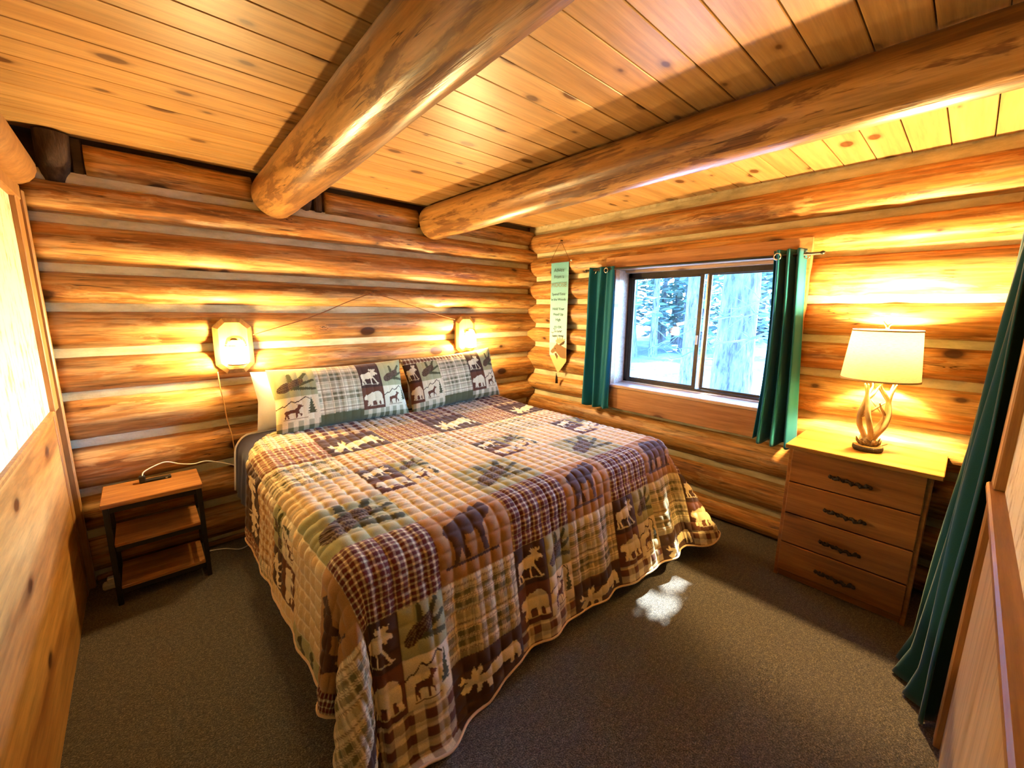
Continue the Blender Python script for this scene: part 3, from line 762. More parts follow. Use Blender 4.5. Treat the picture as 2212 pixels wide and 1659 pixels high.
# navy blanket between mattress and quilt
ss2 = np.linspace(QXL - .40, QXR + .40, 260); tt2 = np.linspace(.19, 1.02, 110); S2, T2 = np.meshgrid(ss2, tt2)
X2, Y2, Z2 = drape(S2, T2); 
side = np.maximum(QXL - S2, 0) + np.maximum(S2 - QXR, 0)
X2 = np.where(S2 < QXL, X2 + .010 * sm(side, 0, .1), np.where(S2 > QXR, X2 - .010 * sm(side, 0, .1), X2)) + .004 * np.sin(T2 * 60) * sm(side, .08, .2)
nb = np_grid_mesh('blanket', X2, Y2, Z2 - .012, None)
blanket = link('blanket', nb, MAT['navy']); tag(blanket, 'navy blanket showing at the head corner of the bed beside the nightstand', 'blanket')
MB().tube([(X2[0, i], Y2[0, i] + .004, Z2[0, i] - .010) for i in range(0, 260, 3)], .008, 6).build('piping', MAT['linen'], blanket, True)

# ------------------------------------------------------------ pillows
def sham_color(x, y, w, h, kind):
    """x, y in metres from lower left"""
    C = np.tile(CREAM, (len(x), 1)); v = y / h
    cols = [(0, .25, 'A'), (.25, .53, 'P'), (.53, .69, 'B'), (.69, w + .01, 'A')] if kind == 0 else [(0, .10, 'B'), (.10, .27, 'A'), (.27, .54, 'P'), (.54, .69, 'B'), (.69, w + .01, 'A')]
    for (x0, x1, t) in cols:
        m = (x >= x0 - 1e-6) & (x < x1)
        if not m.any(): continue
        u = (x[m] - x0) / (x1 - x0); vv = v[m]; q = np.zeros((m.sum(), 3))
        lo = vv < .17; mid = (vv >= .17) & (vv < .53); hi = vv >= .53
        if t == 'P':
            q = plaid(x[m] / .30, y[m] / .26); q[vv < .20] = DGREEN * 1.4
        else:
            q[lo] = buffalo(u[lo], vv[lo], (x1 - x0) / .06, 5.5, DGREEN * 1.6)
            q[mid] = (scene if t == 'A' else mini_bear)(u[mid], (vv[mid] - .17) / .36)
            hv = np.clip((vv[hi] - .53) / .37, 0, 1)
            q[hi] = (pinecone if t == 'A' else mini_moose)(u[hi], hv)
            if t == 'B': q[vv > .92] = BROWN * 1.5
        if kind == 1 and x0 < .3:
            g = vv > .88; q[g] = gingham(x[m][g] / .25, vv[g] * 1.4, 9, RBROWN)
        C[m] = q
    return np.clip(C, 0, 1)
def pillow(name, w, h, th, center, lean, roll, mat, paint=None, quilted=True, yaw=0.0):
    nu, nv = (230, 120) if paint is not None else (60, 36)
    parts = []
    U, V = np.meshgrid(np.linspace(-1, 1, nu), np.linspace(-1, 1, nv))
    prof = (np.clip(1 - np.abs(U)**2.6, 0, 1)**.55) * (np.clip(1 - np.abs(V)**2.4, 0, 1)**.55)
    pin = 1 - .055 * (1 - np.abs(V)) * np.abs(U)**4 ; pinv = 1 - .07 * (1 - np.abs(U)**2) * np.abs(V)**4
    px = U * w / 2 * pin; pz = V * h / 2 * pinv
    q = .004 * np.abs(np.sin(px * PI / .058))**.5 if quilted else 0
    wk = .006 * np.sin(px * 17 + pz * 9) * np.sin(pz * 23 - px * 4)
    vs = []
    for sg in (-1, 1):
        py = sg * (th / 2 * prof + (q + wk * .6) * prof)
        vs.append((px, py, pz))
    Rm = np.array(Matrix.Rotation(yaw, 3, 'Z') @ Matrix.Rotation(lean, 3, 'X') @ Matrix.Rotation(roll, 3, 'Y'))
    meshes = []
    PX = np.concatenate([vs[0][0], vs[1][0][::-1]], 0); PY = np.concatenate([vs[0][1], vs[1][1][::-1]], 0); PZ = np.concatenate([vs[0][2], vs[1][2][::-1]], 0)
    C = None
    if paint is not None:
        xx = ((U + 1) / 2 * w).ravel(); yy = ((V + 1) / 2 * h).ravel(); Cf = paint(xx, yy)
        C = np.concatenate([Cf, np.tile(CREAM * .9, (nu * nv, 1)).reshape(nv, nu, 3)[::-1].reshape(-1, 3)], 0)
    P = np.stack([PX, PY, PZ], -1) @ Rm.T
    me = np_grid_mesh(name, P[..., 0], P[..., 1], P[..., 2], C)
    o = link(name, me, mat); o.location = center
    return o
p1 = pillow('pillow', .89, .415, .17, (-2.075, -.300, .930), -.32, .0, MAT['print'], lambda x, y: sham_color(x, y, .89, .415, 0), yaw=.02)
tag(p1, 'quilted sham pillow nearer the nightstand with pinecone, plaid, moose and bear patches', 'pillow', 'pillows at the head of the bed')
p2 = pillow('pillow', .86, .43, .17, (-1.185, -.300, .948), -.32, -.055, MAT['print'], lambda x, y: sham_color(x, y, .86, .43, 1), yaw=-.02)
tag(p2, 'quilted sham pillow nearer the window with gingham corner and moose patches', 'pillow', 'pillows at the head of the bed')
p3 = pillow('pillow', .84, .37, .10, (-2.165, -.172, .925), -.15, 0.0, MAT['linen'], None, False)
tag(p3, 'plain white pillow behind the sham nearer the nightstand', 'pillow', 'pillows at the head of the bed')
p4 = pillow('pillow', .80, .39, .10, (-1.16, -.172, .940), -.15, -.05, MAT['linen'], None, False)
tag(p4, 'plain white pillow behind the sham nearer the window', 'pillow', 'pillows at the head of the bed')
# ------------------------------------------------------------ nightstand
def kid(parent, mb, name, mat, smooth=False):
    o = mb.build(name, MAT[mat] if isinstance(mat, str) else mat, parent, smooth)
    o.matrix_parent_inverse = Matrix.Translation(-parent.location) if parent.parent is None else Matrix.Translation(-parent.parent.location)
    return o
ns = thing('nightstand', 'small three-tier nightstand with rustic wood shelves on a black metal frame', 'nightstand', loc=(-3.10, -.21, 0))
nx0, nx1, ny0, ny1 = -3.302, -2.90, -.39, -.095
kid(ns, MB().box(nx0, nx1, ny0, ny1, .525, .550, .003), 'tabletop', 'nstop')
lw = .022
for lx in (nx0 + .006, nx1 - .006 - lw):
    for ly in (ny0 + .006, ny1 - .006 - lw):
        kid(ns, MB().box(lx, lx + lw, ly, ly + lw, 0, .524, .002), 'leg', 'black')
for z in (.497, .290, .060):
    kid(ns, MB().box(nx0 + .03, nx1 - .03, ny0 + .008, ny0 + .026, z, z + .025, .002), 'rail', 'black')
    kid(ns, MB().box(nx0 + .03, nx1 - .03, ny1 - .026, ny1 - .008, z, z + .025, .002), 'rail', 'black')
    for lx in (nx0 + .008, nx1 - .026):
        kid(ns, MB().box(lx, lx + .018, ny0 + .03, ny1 - .03, z, z + .025, .002), 'rail', 'black')
for z in (.316, .086):
    kid(ns, MB().box(nx0 + .028, nx1 - .028, ny0 + .004, ny1 - .012, z, z + .016, .002), 'shelf', 'nstop')

rm = thing('phone_charger', 'small black plug and charger lying on the nightstand with a white cable', 'charger', loc=(-3.09, -.16, .551))
kid(rm, MB().box(-3.135, -3.02, -.178, -.148, .5505, .564, .003), 'charger_body', 'black')
kid(rm, MB().box(-3.155, -3.128, -.180, -.150, .5505, .590, .004), 'plug', 'black')
kid(rm, MB().box(-3.045, -3.035, -.1790, -.1775, .555, .560), 'indicator', 'white')
def smooth_path(pts, k=8):
    P = [Vector(p) for p in pts]; out = []
    for i in range(len(P) - 1):
        a, b, c, d = P[max(i-1, 0)], P[i], P[i+1], P[min(i+2, len(P)-1)]
        for j in range(k):
            t = j / k; out.append(.5 * ((2*b) + (c - a)*t + (2*a - 5*b + 4*c - d)*t*t + (3*b - a - 3*c + d)*t**3))
    out.append(P[-1]); return out
kid(rm, MB().tube(smooth_path([(-3.14, -.165, .588), (-3.13, -.15, .606), (-3.08, -.125, .622), (-3.03, -.115, .628), (-2.97, -.11, .600), (-2.91, -.11, .585), (-2.85, -.11, .588), (-2.77, -.11, .556), (-2.70, -.11, .52)]), .0035, 6), 'cable', 'white', True)
ps = thing('power_strip', 'white power strip with tangled cord on the floor under the nightstand', 'power strip', loc=(-3.33, -.16, 0))
kid(ps, MB().box(-3.36, -3.20, -.19, -.14, .002, .036, .008), 'strip_body', 'white')
kid(ps, MB().box(-3.34, -3.31, -.182, -.148, .037, .062, .004), 'plug', 'white')
kid(ps, MB().box(-3.28, -3.25, -.182, -.148, .037, .058, .004), 'plug', 'black')
kid(ps, MB().tube(smooth_path([(-3.2, -.165, .01), (-3.13, -.2, .006), (-3.05, -.15, .006), (-2.93, -.10, .006), (-2.82, -.13, .006), (-2.74, -.20, .006), (-2.66, -.16, .006)]), .004, 6), 'cord', 'white', True)

# ------------------------------------------------------------ sconces
GX = []
def sconce(cx, zc, label):
    w, h, yb, yf = .100, .166, -.082, -.118
    t = thing('wall_sconce', label, 'lamp', 'lit sconces above the bed', loc=(cx, yb, zc))
    cut = .052; bev = .026
    def octo(w_, h_, c_): return [(-w_, -h_ + c_), (-w_ + c_, -h_), (w_ - c_, -h_), (w_, -h_ + c_), (w_, h_ - c_), (w_ - c_, h_), (-w_ + c_, h_), (-w_, h_ - c_)]
    A = octo(w, h, cut); B = octo(w - bev, h - bev, cut - bev * .55)
    mb = MB(); n = 8
    vs = [(cx + a, yb, zc + b) for a, b in A] + [(cx + a, yf + .014, zc + b) for a, b in A] + [(cx + a, yf, zc + b) for a, b in B]
    fs = [tuple(reversed(range(8)))] + [(i, (i+1) % 8, 8 + (i+1) % 8, 8 + i) for i in range(8)] + [(8+i, 8+(i+1) % 8, 16+(i+1) % 8, 16+i) for i in range(8)] + [tuple(range(16, 24))]
    mb.add(vs, fs); o = kid(t, mb, 'backboard', 'lit_board'); fixnormals(o.data)
    gy = yf - .058; gz = zc - .045
    mb = MB().lathe([(.0, .112), (.02, .110), (.040, .098), (.050, .078), (.054, .062), (.054, .056)], (cx, gy, gz), 24, False)
    kid(t, mb, 'glass_dome', 'lampglass', True)
    kid(t, MB().lathe([(.030, .060), (.046, .056), (.048, .0), (.046, -.05), (.040, -.055)], (cx, gy, gz), 24), 'lit_glass', 'glow', True)
    kid(t, MB().lathe([(.052, .050), (.056, .050), (.056, .056), (.052, .056), (.052, .050)], (cx, gy, gz), 24, False), 'ring', 'sconce', True)
    kid(t, MB().lathe([(.030, -.064), (.048, -.064), (.050, -.056), (.030, -.056)], (cx, gy, gz), 24), 'base_ring', 'sconce', True)
    for k in range(4):
        a = PI/4 + k * PI/2
        kid(t, MB().tube([(cx + .0515*math.cos(a), gy + .0515*math.sin(a), gz - .058), (cx + .0515*math.cos(a), gy + .0515*math.sin(a), gz + .052)], .0018, 6), 'cage_rod', 'sconce')
    kid(t, MB().box(cx - .02, cx + .02, yf - .025, yf, gz + .066, gz + .082, .003), 'arm', 'sconce')
    return t
sconce(-2.647, 1.272, 'lit sconce on an octagonal pine board, on the log wall above the nightstand side')
sconce(-.925, 1.283, 'lit sconce on an octagonal pine board, near the corner beside the window wall')
c_ = MB().tube(smooth_path([(-2.742, -.097, 1.12), (-2.738, -.098, 1.02), (-2.728, -.095, .93), (-2.722, -.097, .82), (-2.708, -.097, .73), (-2.70, -.095, .60)]), .003, 6).build('lamp_cord', MAT['cord_tan'], None, True)
tag(c_, 'thin tan cord hanging down the logs from the sconce by the nightstand', 'cord')
hc = thing('hanging_cord', 'thin brown cord strung in a peak between the two sconces', 'cord', loc=(-1.751, -.1, 1.621))
kid(hc, MB().tube(smooth_path([(-2.54, -.098, 1.335), (-2.2, -.096, 1.44), (-1.95, -.098, 1.545), (-1.751, -.100, 1.621)]), .0028, 6), 'cord_run', 'cord_brown', True)
kid(hc, MB().tube(smooth_path([(-1.751, -.100, 1.621), (-1.5, -.097, 1.55), (-1.25, -.096, 1.475), (-1.03, -.098, 1.42)]), .0024, 6), 'cord_run', 'cord_brown', True)
kid(hc, MB().tube([(-1.751, -.08, 1.622), (-1.751, -.106, 1.624)], .004, 8), 'nail', 'iron')

# ------------------------------------------------------------ banner
bn = thing('wall_banner', 'narrow pale blue fabric banner with printed advice and a moose head', 'banner', loc=(-.095, -.47, 1.94))
BX = -.114; by0, by1 = -.362, -.574; bw = by0 - by1; bt = 1.942
nu, nv = 64, 300
U, V = np.meshgrid(np.linspace(0, 1, nu), np.linspace(0, 1, nv))
botl, botr, tip = 1.085, 1.035, .912
zb = np.where(U < .49, botl + (tip - botl) * (U / .49), tip + (botr - tip) * ((U - .49) / .51))
zb = np.where(U < .49, np.minimum(botl, zb), zb)
ZZ = bt + (zb - bt) * V; YY = by0 - bw * U - .012 * (bt - ZZ) ; XX = BX - .004 * np.sin(ZZ * 6) - .003 * np.cos(U * 5)
cu, cz = U.ravel(), ZZ.ravel()
tz = np.clip((bt - cz) / 1.0, 0, 1)[:, None]
C = np.where(tz < .62, np.array((.22, .58, .66)) * (1 - tz / .62) + np.array((.46, .80, .90)) * tz / .62, np.array((.60, .84, .90)))
C = np.where(tz > .74, np.array((.80, .78, .66)), C); C = np.where(tz > .86, np.array((.72, .60, .26)), C)
MH = [(.10,.28),(.06,.36),(.12,.46),(.24,.60),(.30,.72),(.38,.80),(.42,.92),(.50,.80),(.62,.78),(.80,.70),(1.0,.62),(1.0,.0),(.78,.0),(.62,.06),(.50,.20),(.42,.30),(.36,.36),(.28,.30),(.20,.24)]
m = inpoly(cu, (cz - 1.06) / .16, MH); C[m] = np.array((.30, .17, .075))
for poly in ([(.42,.9),(.34,1.0),(.44,1.12),(.46,1.28),(.54,1.10),(.60,1.3),(.66,1.12),(.76,1.28),(.80,1.1),(.95,1.2),(.86,.98),(.6,.84)],):
    m = inpoly(cu, (cz - 1.06) / .16, poly); C[m] = np.array((.55, .42, .24))
m = inpoly(cu, (cz - 1.06) / .16, [(.56,.80),(.80,1.0),(.92,1.04),(.84,.84),(.66,.74)]); C[m] = np.array((.10, .06, .03))
m = inpoly(cu, (cz - 1.06) / .16, [(.28,.24),(.40,.30),(.50,.1),(.44,-.1),(.36,.1)]); C[m] = np.array((.16, .09, .04))
m = np.hypot((cu - .33) * .21, cz - 1.148) < .005; C[m] = np.array((.03, .02, .01))
for (bu, bz) in ((.18, 1.30), (.30, 1.335), (.62, 1.318), (.28, 1.265)):
    m = (np.abs(np.abs(cu - bu) * .10 + bz - .006 - cz) < .003) & (np.abs(cu - bu) < .08); C[m] = np.array((.04, .05, .05))
bme = np_grid_mesh('banner_cloth', XX, YY, ZZ, C * np.array((.62, .62, .66)))
o = link('banner_cloth', bme, printed('banner_print', .85), bn); o.matrix_parent_inverse = Matrix.Translation(-bn.location)
MBx = MB().tube([(BX - .002, -.315, 1.945), (BX - .002, -.605, 1.950)], .0055, 10); kid(bn, MBx, 'dowel', 'cord_brown', True)
kid(bn, MB().lathe([(0, -.008), (.008, -.004), (.009, .004), (0, .009)], (BX - .004, -.607, 1.950), 10, False), 'dowel_knob', 'white', True)
kid(bn, MB().lathe([(0, -.008), (.008, -.004), (.009, .004), (0, .009)], (BX - .004, -.313, 1.945), 10, False), 'dowel_knob', 'cord_brown', True)
kid(bn, MB().tube([(BX, -.345, 1.948), (BX - .006, -.478, 2.134), (BX, -.585, 1.952)], .0022, 6), 'cord', 'cord_brown')
kid(bn, MB().tube([(BX + .02, -.478, 2.134), (BX - .010, -.478, 2.136)], .004, 8), 'nail', 'iron')
ts = kid(bn, MB().tube([(BX - .006, -.470, .912), (BX - .008, -.474, .885)], .003, 6).tube([(BX - .008, -.474, .888), (BX - .010, -.478, .865), (BX - .010, -.480, .815)], [.006, .011, .013], 10), 'tassel', 'iron', True)
inkm = plain('banner_ink', (.035, .05, .05), .8, .1); brownink = plain('banner_brown_ink', (.20, .22, .17), .8, .1)
for (txt, zc, size, mt) in (('Advice', 1.872, .046, inkm), ('From a', 1.812, .042, inkm), ('MOOSE', 1.738, .056, brownink), ('Spend Time', 1.655, .034, inkm), ('in the Woods', 1.606, .032, inkm),
                            ('Hold Your', 1.520, .034, inkm), ('Head Up', 1.470, .034, inkm), ('High', 1.420, .034, inkm), ("It's OK", 1.352, .032, inkm), ('to be a', 1.312, .030, inkm), ('Little Wild', 1.268, .032, inkm)):
    fc = bpy.data.curves.new('printed_text', 'FONT'); fc.body = txt; fc.size = size; fc.align_x = 'CENTER'; fc.align_y = 'CENTER'; fc.extrude = .0004; fc.resolution_u = 3
    tmp = bpy.data.objects.new('tmp_text', fc); COL.objects.link(tmp); bpy.context.view_layer.update()
    tme = bpy.data.meshes.new_from_object(tmp.evaluated_get(bpy.context.evaluated_depsgraph_get())); tme.name = 'printed_text'
    bpy.data.objects.remove(tmp); tme.materials.clear(); tme.materials.append(mt)
    fo = bpy.data.objects.new('printed_text', tme); COL.objects.link(fo); fo.parent = bn
    yc = (by0 + by1) / 2 - .012 * (bt - zc)
    fo.matrix_basis = Matrix(((0, 0, -1, BX - .0085), (-1, 0, 0, yc), (0, 1, 0, zc), (0, 0, 0, 1)))
    fo.matrix_parent_inverse = Matrix.Translation(-bn.location)

# ------------------------------------------------------------ curtain rod and curtains
rod = thing('curtain_rod', 'thin black curtain rod across the window on two brackets', 'curtain rod', loc=(-.168, -1.65, 1.845))
kid(rod, MB().tube([(-.168, -.82, 1.842), (-.168, -2.475, 1.838)], .0085, 10), 'pole', 'black', True)
for yy_ in (-.82, -2.475): kid(rod, MB().lathe([(0, -.012), (.011, -.006), (.012, .006), (0, .012)], (-.168, yy_, 1.840), 12, False), 'finial', 'black', True)
for yy_ in (-.955, -2.385): kid(rod, MB().tube([(-.085 if yy_ > -1 else XC, yy_, 1.815), (-.14, yy_, 1.815), (-.168, yy_, 1.828)], .006, 8), 'bracket', 'black')
def curtain(name, label, fn, nu, nv, mat, group=None, sol=.003):
    me = MB().grid(fn, nu, nv).mesh(name, True); o = link(name, me, MAT[mat]); md = o.modifiers.new('thickness', 'SOLIDIFY'); md.thickness = sol; md.offset = 0
    return tag(o, label, 'curtain', group)
def cl(u, v):     # left window curtain
    z = 1.862 + (.682 - 1.862) * v
    y = -.845 + (-1.107 + .845) * u + .015 * v * (1 - u)
    f = math.sin(u * 2*PI * 2.6 + 2.6)
    env = 1 - .75 * max(0, min(1, (u - .45) / .3))
    x = -.168 + .030 * f * env * (.75 + .25*v) + (.012 if u > .6 else 0) * 0 + .006 * math.sin(u * 31 + v * 3)
    return (x, y + .004 * math.sin(v * 7 + u * 9), z + .004 * math.sin(u * 20) * v)
curL = curtain('window_curtain', 'teal grommet curtain gathered at the side of the window near the banner', cl, 60, 50, 'teal', 'teal curtains at the window')
def cr(u, v):     # right window curtain
    z = 1.872 + (.692 - 1.872) * v + .012 * math.sin(u * 2*PI*3.2) * v
    ya, yb = -2.228 + .02 * math.sin(PI * v) * -1, -2.392 - .075 * v
    y = ya + (yb - ya) * u
    f = math.sin(u * 2*PI * 3.1 + .6)
    x = -.175 + (.036 + .006 * v) * f + .008 * math.sin(u * 40 + v * 4)
    return (x, y, z)
curR = curtain('window_curtain', 'teal grommet curtain gathered at the side of the window near the dresser', cr, 70, 50, 'teal', 'teal curtains at the window')
def torus(c, R, r, axis='X', n=20, k=8):
    mb = MB(); vs = []; fs = []
    for i in range(n):
        a = 2*PI*i/n
        for j in range(k):
            b = 2*PI*j/k; q = R + r*math.cos(b)
            p = (r*math.sin(b), q*math.cos(a), q*math.sin(a)) if axis == 'X' else (q*math.cos(a), r*math.sin(b), q*math.sin(a))
            vs.append((c[0]+p[0], c[1]+p[1], c[2]+p[2]))
    for i in range(n):
        for j in range(k): fs.append((i*k+j, ((i+1) % n)*k+j, ((i+1) % n)*k+(j+1) % k, i*k+(j+1) % k))
    return mb.add(vs, fs)
for (par, y_, x_) in ((curL, -1.030, -.181), (curL, -.90, -.16), (curR, -2.262, -.205), (curR, -2.40, -.165)):
    torus((x_, y_, 1.832), .018, .0042).build('grommet', MAT['chrome'], par, True)
# closet curtain
crod = thing('closet_rod', 'rod inside the closet opening carrying the long teal curtain', 'curtain rod', loc=(-.5, -3.235, 2.03))
kid(crod, MB().tube([(-1.085, -3.222, 2.035), (-.05, -3.222, 2.035)], .012, 10), 'pole', 'black', True)
for yy_ in (-1.085, -.05): kid(crod, MB().tube([(yy_, -3.222, 2.035), (yy_ + (.006 if yy_ < -.5 else -.006), -3.222, 2.035)], .02, 10), 'finial', 'black')
def cc(u, v):
    x = -1.085 + .56 * u
    z = 2.05 + (.012 - 2.05) * v
    base = -3.20 + .062 * v**1.2 * math.sin(PI * min(1, u * 1.05))
    k = math.sin(u * 2*PI * 5 + .9)
    y = base + (.020 + .012 * v) * k + .030 * v**2 * math.exp(-((u - .74) / .16)**2) + .006 * math.sin(v * 9 + u * 12)
    if v > .93: y += (v - .93) * .5 * math.sin(PI * u)
    return (x, y, z)
curC = curtain('closet_curtain', 'long teal curtain hanging to the floor across the closet opening by the dresser', cc, 120, 60, 'teal_shaded')

# ------------------------------------------------------------ dresser
dr = thing('dresser', 'knotty pine four-drawer dresser with dark twisted pulls under the antler lamp', 'dresser', loc=(-.26, -2.79, 0))
kid(dr, MB().box(-.505, -.095, -3.103, -2.497, .776, .800, .003), 'top', 'drtop')
kid(dr, MB().box(-.452, -.10, -2.528, -2.508, .0, .776, .002), 'side_panel', 'dresser')
kid(dr, MB().box(-.452, -.10, -3.072, -3.052, .0, .776, .002), 'side_panel', 'dresser')
kid(dr, MB().box(-.12, -.10, -3.052, -2.528, .0, .776), 'back_panel', 'dresser')
kid(dr, MB().box(-.445, -.12, -3.052, -2.528, .03, .05), 'bottom_panel', 'dresser')
kid(dr, MB().box(-.440, -.42, -3.052, -2.528, .0, .05, .002), 'plinth', 'dresser')
for (z0, z1) in ((.582, .768), (.398, .576), (.220, .392), (.046, .214)):
    d = kid(dr, MB().box(-.463, -.445, -3.056, -2.524, z0, z1, .004).box(-.445, -.16, -3.03, -2.55, z0 + .02, z1 - .03), 'drawer', 'dresser')
    zc = (z0 + z1) / 2 - .012; pts = []; rad = []
    for k in range(26):
        t = k / 25; pts.append((-.487 + .004*math.sin(t*22), -2.700 - .175*t, zc + .005*math.sin(t*30) + .004*math.sin(t*2*PI))); rad.append(.0085 + .0035*math.sin(t*60) + .002*math.sin(t*37))
    rad[0] = rad[-1] = .005
    hd_ = MB().tube(pts, rad, 10)
    for yy_ in (-2.722, -2.853): hd_.tube([(-.463, yy_, zc), (-.487, yy_, zc)], .005, 8)
    h = hd_.build('handle', MAT['iron'], d, True)
    h.matrix_parent_inverse = Matrix.Identity(4)
fix_parents = []

# ------------------------------------------------------------ table lamp
LX, LY = -.295, -2.812
lamp = thing('table_lamp', 'table lamp of intertwined antlers on a log slice with a cream shade', 'lamp', loc=(LX, LY, .8))
mb = MB(); prof = [(.058, 0), (.063, .006), (.064, .016), (.062, .026)]
kid(lamp, MB().lathe(prof, (LX, LY, .8005), 28), 'log_slice', 'iron', True)
kid(lamp, MB().lathe([(.060, .0265), (.059, .029)], (LX, LY, .8), 28), 'slice_top', 'slice')
mb = MB()
vs = []
for k in range(16):
    a = 2*PI*k/16
kid(lamp, MB().lathe([(.034, .028), (.040, .040), (.030, .056), (.022, .070)], (LX, LY, .8), 16), 'burr', 'antler_base', True)
for k in range(7):
    a = 2*PI*k/7
    kid(lamp, MB().tube([(LX + .03*math.cos(a), LY + .03*math.sin(a), .832), (LX + .046*math.cos(a), LY + .046*math.sin(a), .846), (LX + .052*math.cos(a), LY + .052*math.sin(a), .866)], [.010, .007, .002], 7), 'burr_point', 'antler_base', True)
def antler(a0, tw, flip=1):
    def P(r, a, z): return (LX + r*math.cos(a), LY + r*math.sin(a), .8 + z)
    main = smooth_path([P(.012, a0, .055), P(.028, a0 + .15*tw, .09), P(.052, a0 + .4*tw, .14), P(.062, a0 + .65*tw, .20), P(.056, a0 + .85*tw, .26), P(.062, a0 + 1.0*tw, .31), P(.074, a0 + 1.1*tw, .355)], 5)
    n = len(main); mbx = MB().tube(main, [.0135 - .003 * (i / n) if i < n * .6 else .0117 - .0095 * ((i / n - .6) / .4) for i in range(n)], 9)
    # cross tines
    t1 = smooth_path([P(.060, a0 + .6*tw, .175), P(.040, a0 + 1.15*tw, .205), P(.030, a0 + 2.1*tw, .235), P(.046, a0 + 2.8*tw, .262)], 5)
    mbx.tube(t1, [.0095 - .007 * (i / len(t1)) for i in range(len(t1))], 8)
    t2 = smooth_path([P(.058, a0 + .85*tw, .262), P(.036, a0 + 1.3*tw, .30), P(.018, a0 + 1.9*tw, .335), P(.026, a0 + 2.6*tw, .36)], 5)
    mbx.tube(t2, [.0095 - .0075 * (i / len(t2)) for i in range(len(t2))], 8)
    return mbx
for (a0, tw) in ((1.75, .9), (3.5, -.9), (4.55, .8), (5.9, -.8)):
    kid(lamp, antler(a0, tw), 'antler', 'antler', True)
kid(lamp, MB().lathe([(.010, .33), (.012, .36), (.016, .372), (.016, .41), (.010, .42)], (LX, LY, .8), 14), 'socket', 'antler', True)
sh = MB().lathe([(.156, .378), (.1345, .622)], (LX, LY, .8), 56, False)
so_ = kid(lamp, sh, 'shade', 'shade', True)
for (r, z) in ((.1565, .378), (.135, .622)):
    kid(lamp, MB().lathe([(r - .0015, -.004), (r + .0015, -.004), (r + .0015, .004), (r - .0015, .004), (r - .0015, -.004)], (LX, LY, .8 + z), 56, False), 'shade_trim', 'binding', True)
kid(lamp, MB().tube([(LX, LY, 1.21), (LX, LY, 1.432)], .003, 6), 'harp_stem', 'bronze')
for k in range(3):
    a = 2*PI*k/3; kid(lamp, MB().tube([(LX, LY, 1.415), (LX + .133*math.cos(a), LY + .133*math.sin(a), 1.418)], .0016, 6), 'spider', 'bronze')
kid(lamp, MB().tube([(LX, LY, 1.425), (LX, LY, 1.445)], .007, 8).tube(smooth_path([(LX, LY, 1.440), (LX, LY + .012, 1.455), (LX, LY + .020, 1.470)], 4), [.006 - .0005*i for i in range(9)], 7).tube(smooth_path([(LX, LY, 1.440), (LX, LY - .010, 1.453), (LX, LY - .024, 1.468)], 4), [.006 - .0005*i for i in range(9)], 7), 'finial', 'antler', True)
kid(lamp, MB().lathe([(.008, -.045), (.014, -.03), (.028, 0), (.028, .012), (.018, .030), (.0, .034)], (LX, LY, 1.368), 16, False), 'bulb', emit('lit_bulb', (1.0, .68, .27), LAMP_W), True)
kid(lamp, MB().tube(smooth_path([(LX + .06, LY - .01, .808), (LX + .09, LY - .03, .806), (LX + .13, LY - .045, .806), (LX + .185, LY - .06, .806)]), .003, 6), 'cord', 'black', True)

# ------------------------------------------------------------ outside
def ground_mat():
    m, n, b, out = newmat('snowy_ground')
    v, vm = coords(n, (1, 1, 1), rand=False)
    g = tex(n, v, .55, 6, .62); g2 = tex(n, v, 14, 4)
    c = ramp(n, g, [(.40, (.05, .06, .055)), (.49, (.10, .12, .12)), (.56, (.34, .35, .36))]).outputs[0]
    c = mix(n, .35, c, ramp(n, g2, [(.35, (.10, .11, .105)), (.6, (.36, .36, .36))]).outputs[0])
    n.links.new(c, b.inputs['Base Color']); b.inputs['Roughness'].default_value = .9; return m
def gz(x, y): return -.55 + .05 * math.sin(x * .7 + y * .4) + .035 * max(0, x - 2) + .00 * y
def gfn(u, v):
    x = .35 + 60 * u**1.7; y = -40 + 80 * v; return (x, y, gz(x, y) if x > .6 else -.6)
gr = structure('ground', MB().grid(gfn, 60, 60), ground_mat(), None, True)
barkm = wood('tree_bark', (.25, .24, .23), (.15, .14, .14), (.04, .038, .036), 2, .22, 16, rough=.9, bmp=1.0, var=.05, spec=.1)
needlem = plain('pine_needles', (.17, .24, .20), .8, .1, nz=.5, nscale=3)
def trunk_mesh(x, y, r, h, seed, lean=0.0, n=26, m_=40, rough=.14):
    z0 = gz(x, y) - .1; vs = []; fs = []
    for i in range(m_ + 1):
        t = i / m_; R = r * (1 - .35*t) * (1 + .55 * math.exp(-t * h / .5))
        for k in range(n):
            a = 2*PI*k/n; q = R * (1 + rough * abs(nz(math.cos(a)*6 + seed, math.sin(a)*6, t*h*1.2)) + .03*nz(t*h*4, k*.7, seed))
            vs.append((x + q*math.cos(a) + lean*t*h, y + q*math.sin(a), z0 + t*h))
    for i in range(m_):
        for k in range(n): fs.append((i*n+k, i*n+(k+1) % n, (i+1)*n+(k+1) % n, (i+1)*n+k))
    return MB().add(vs, fs).mesh('trunk', True)
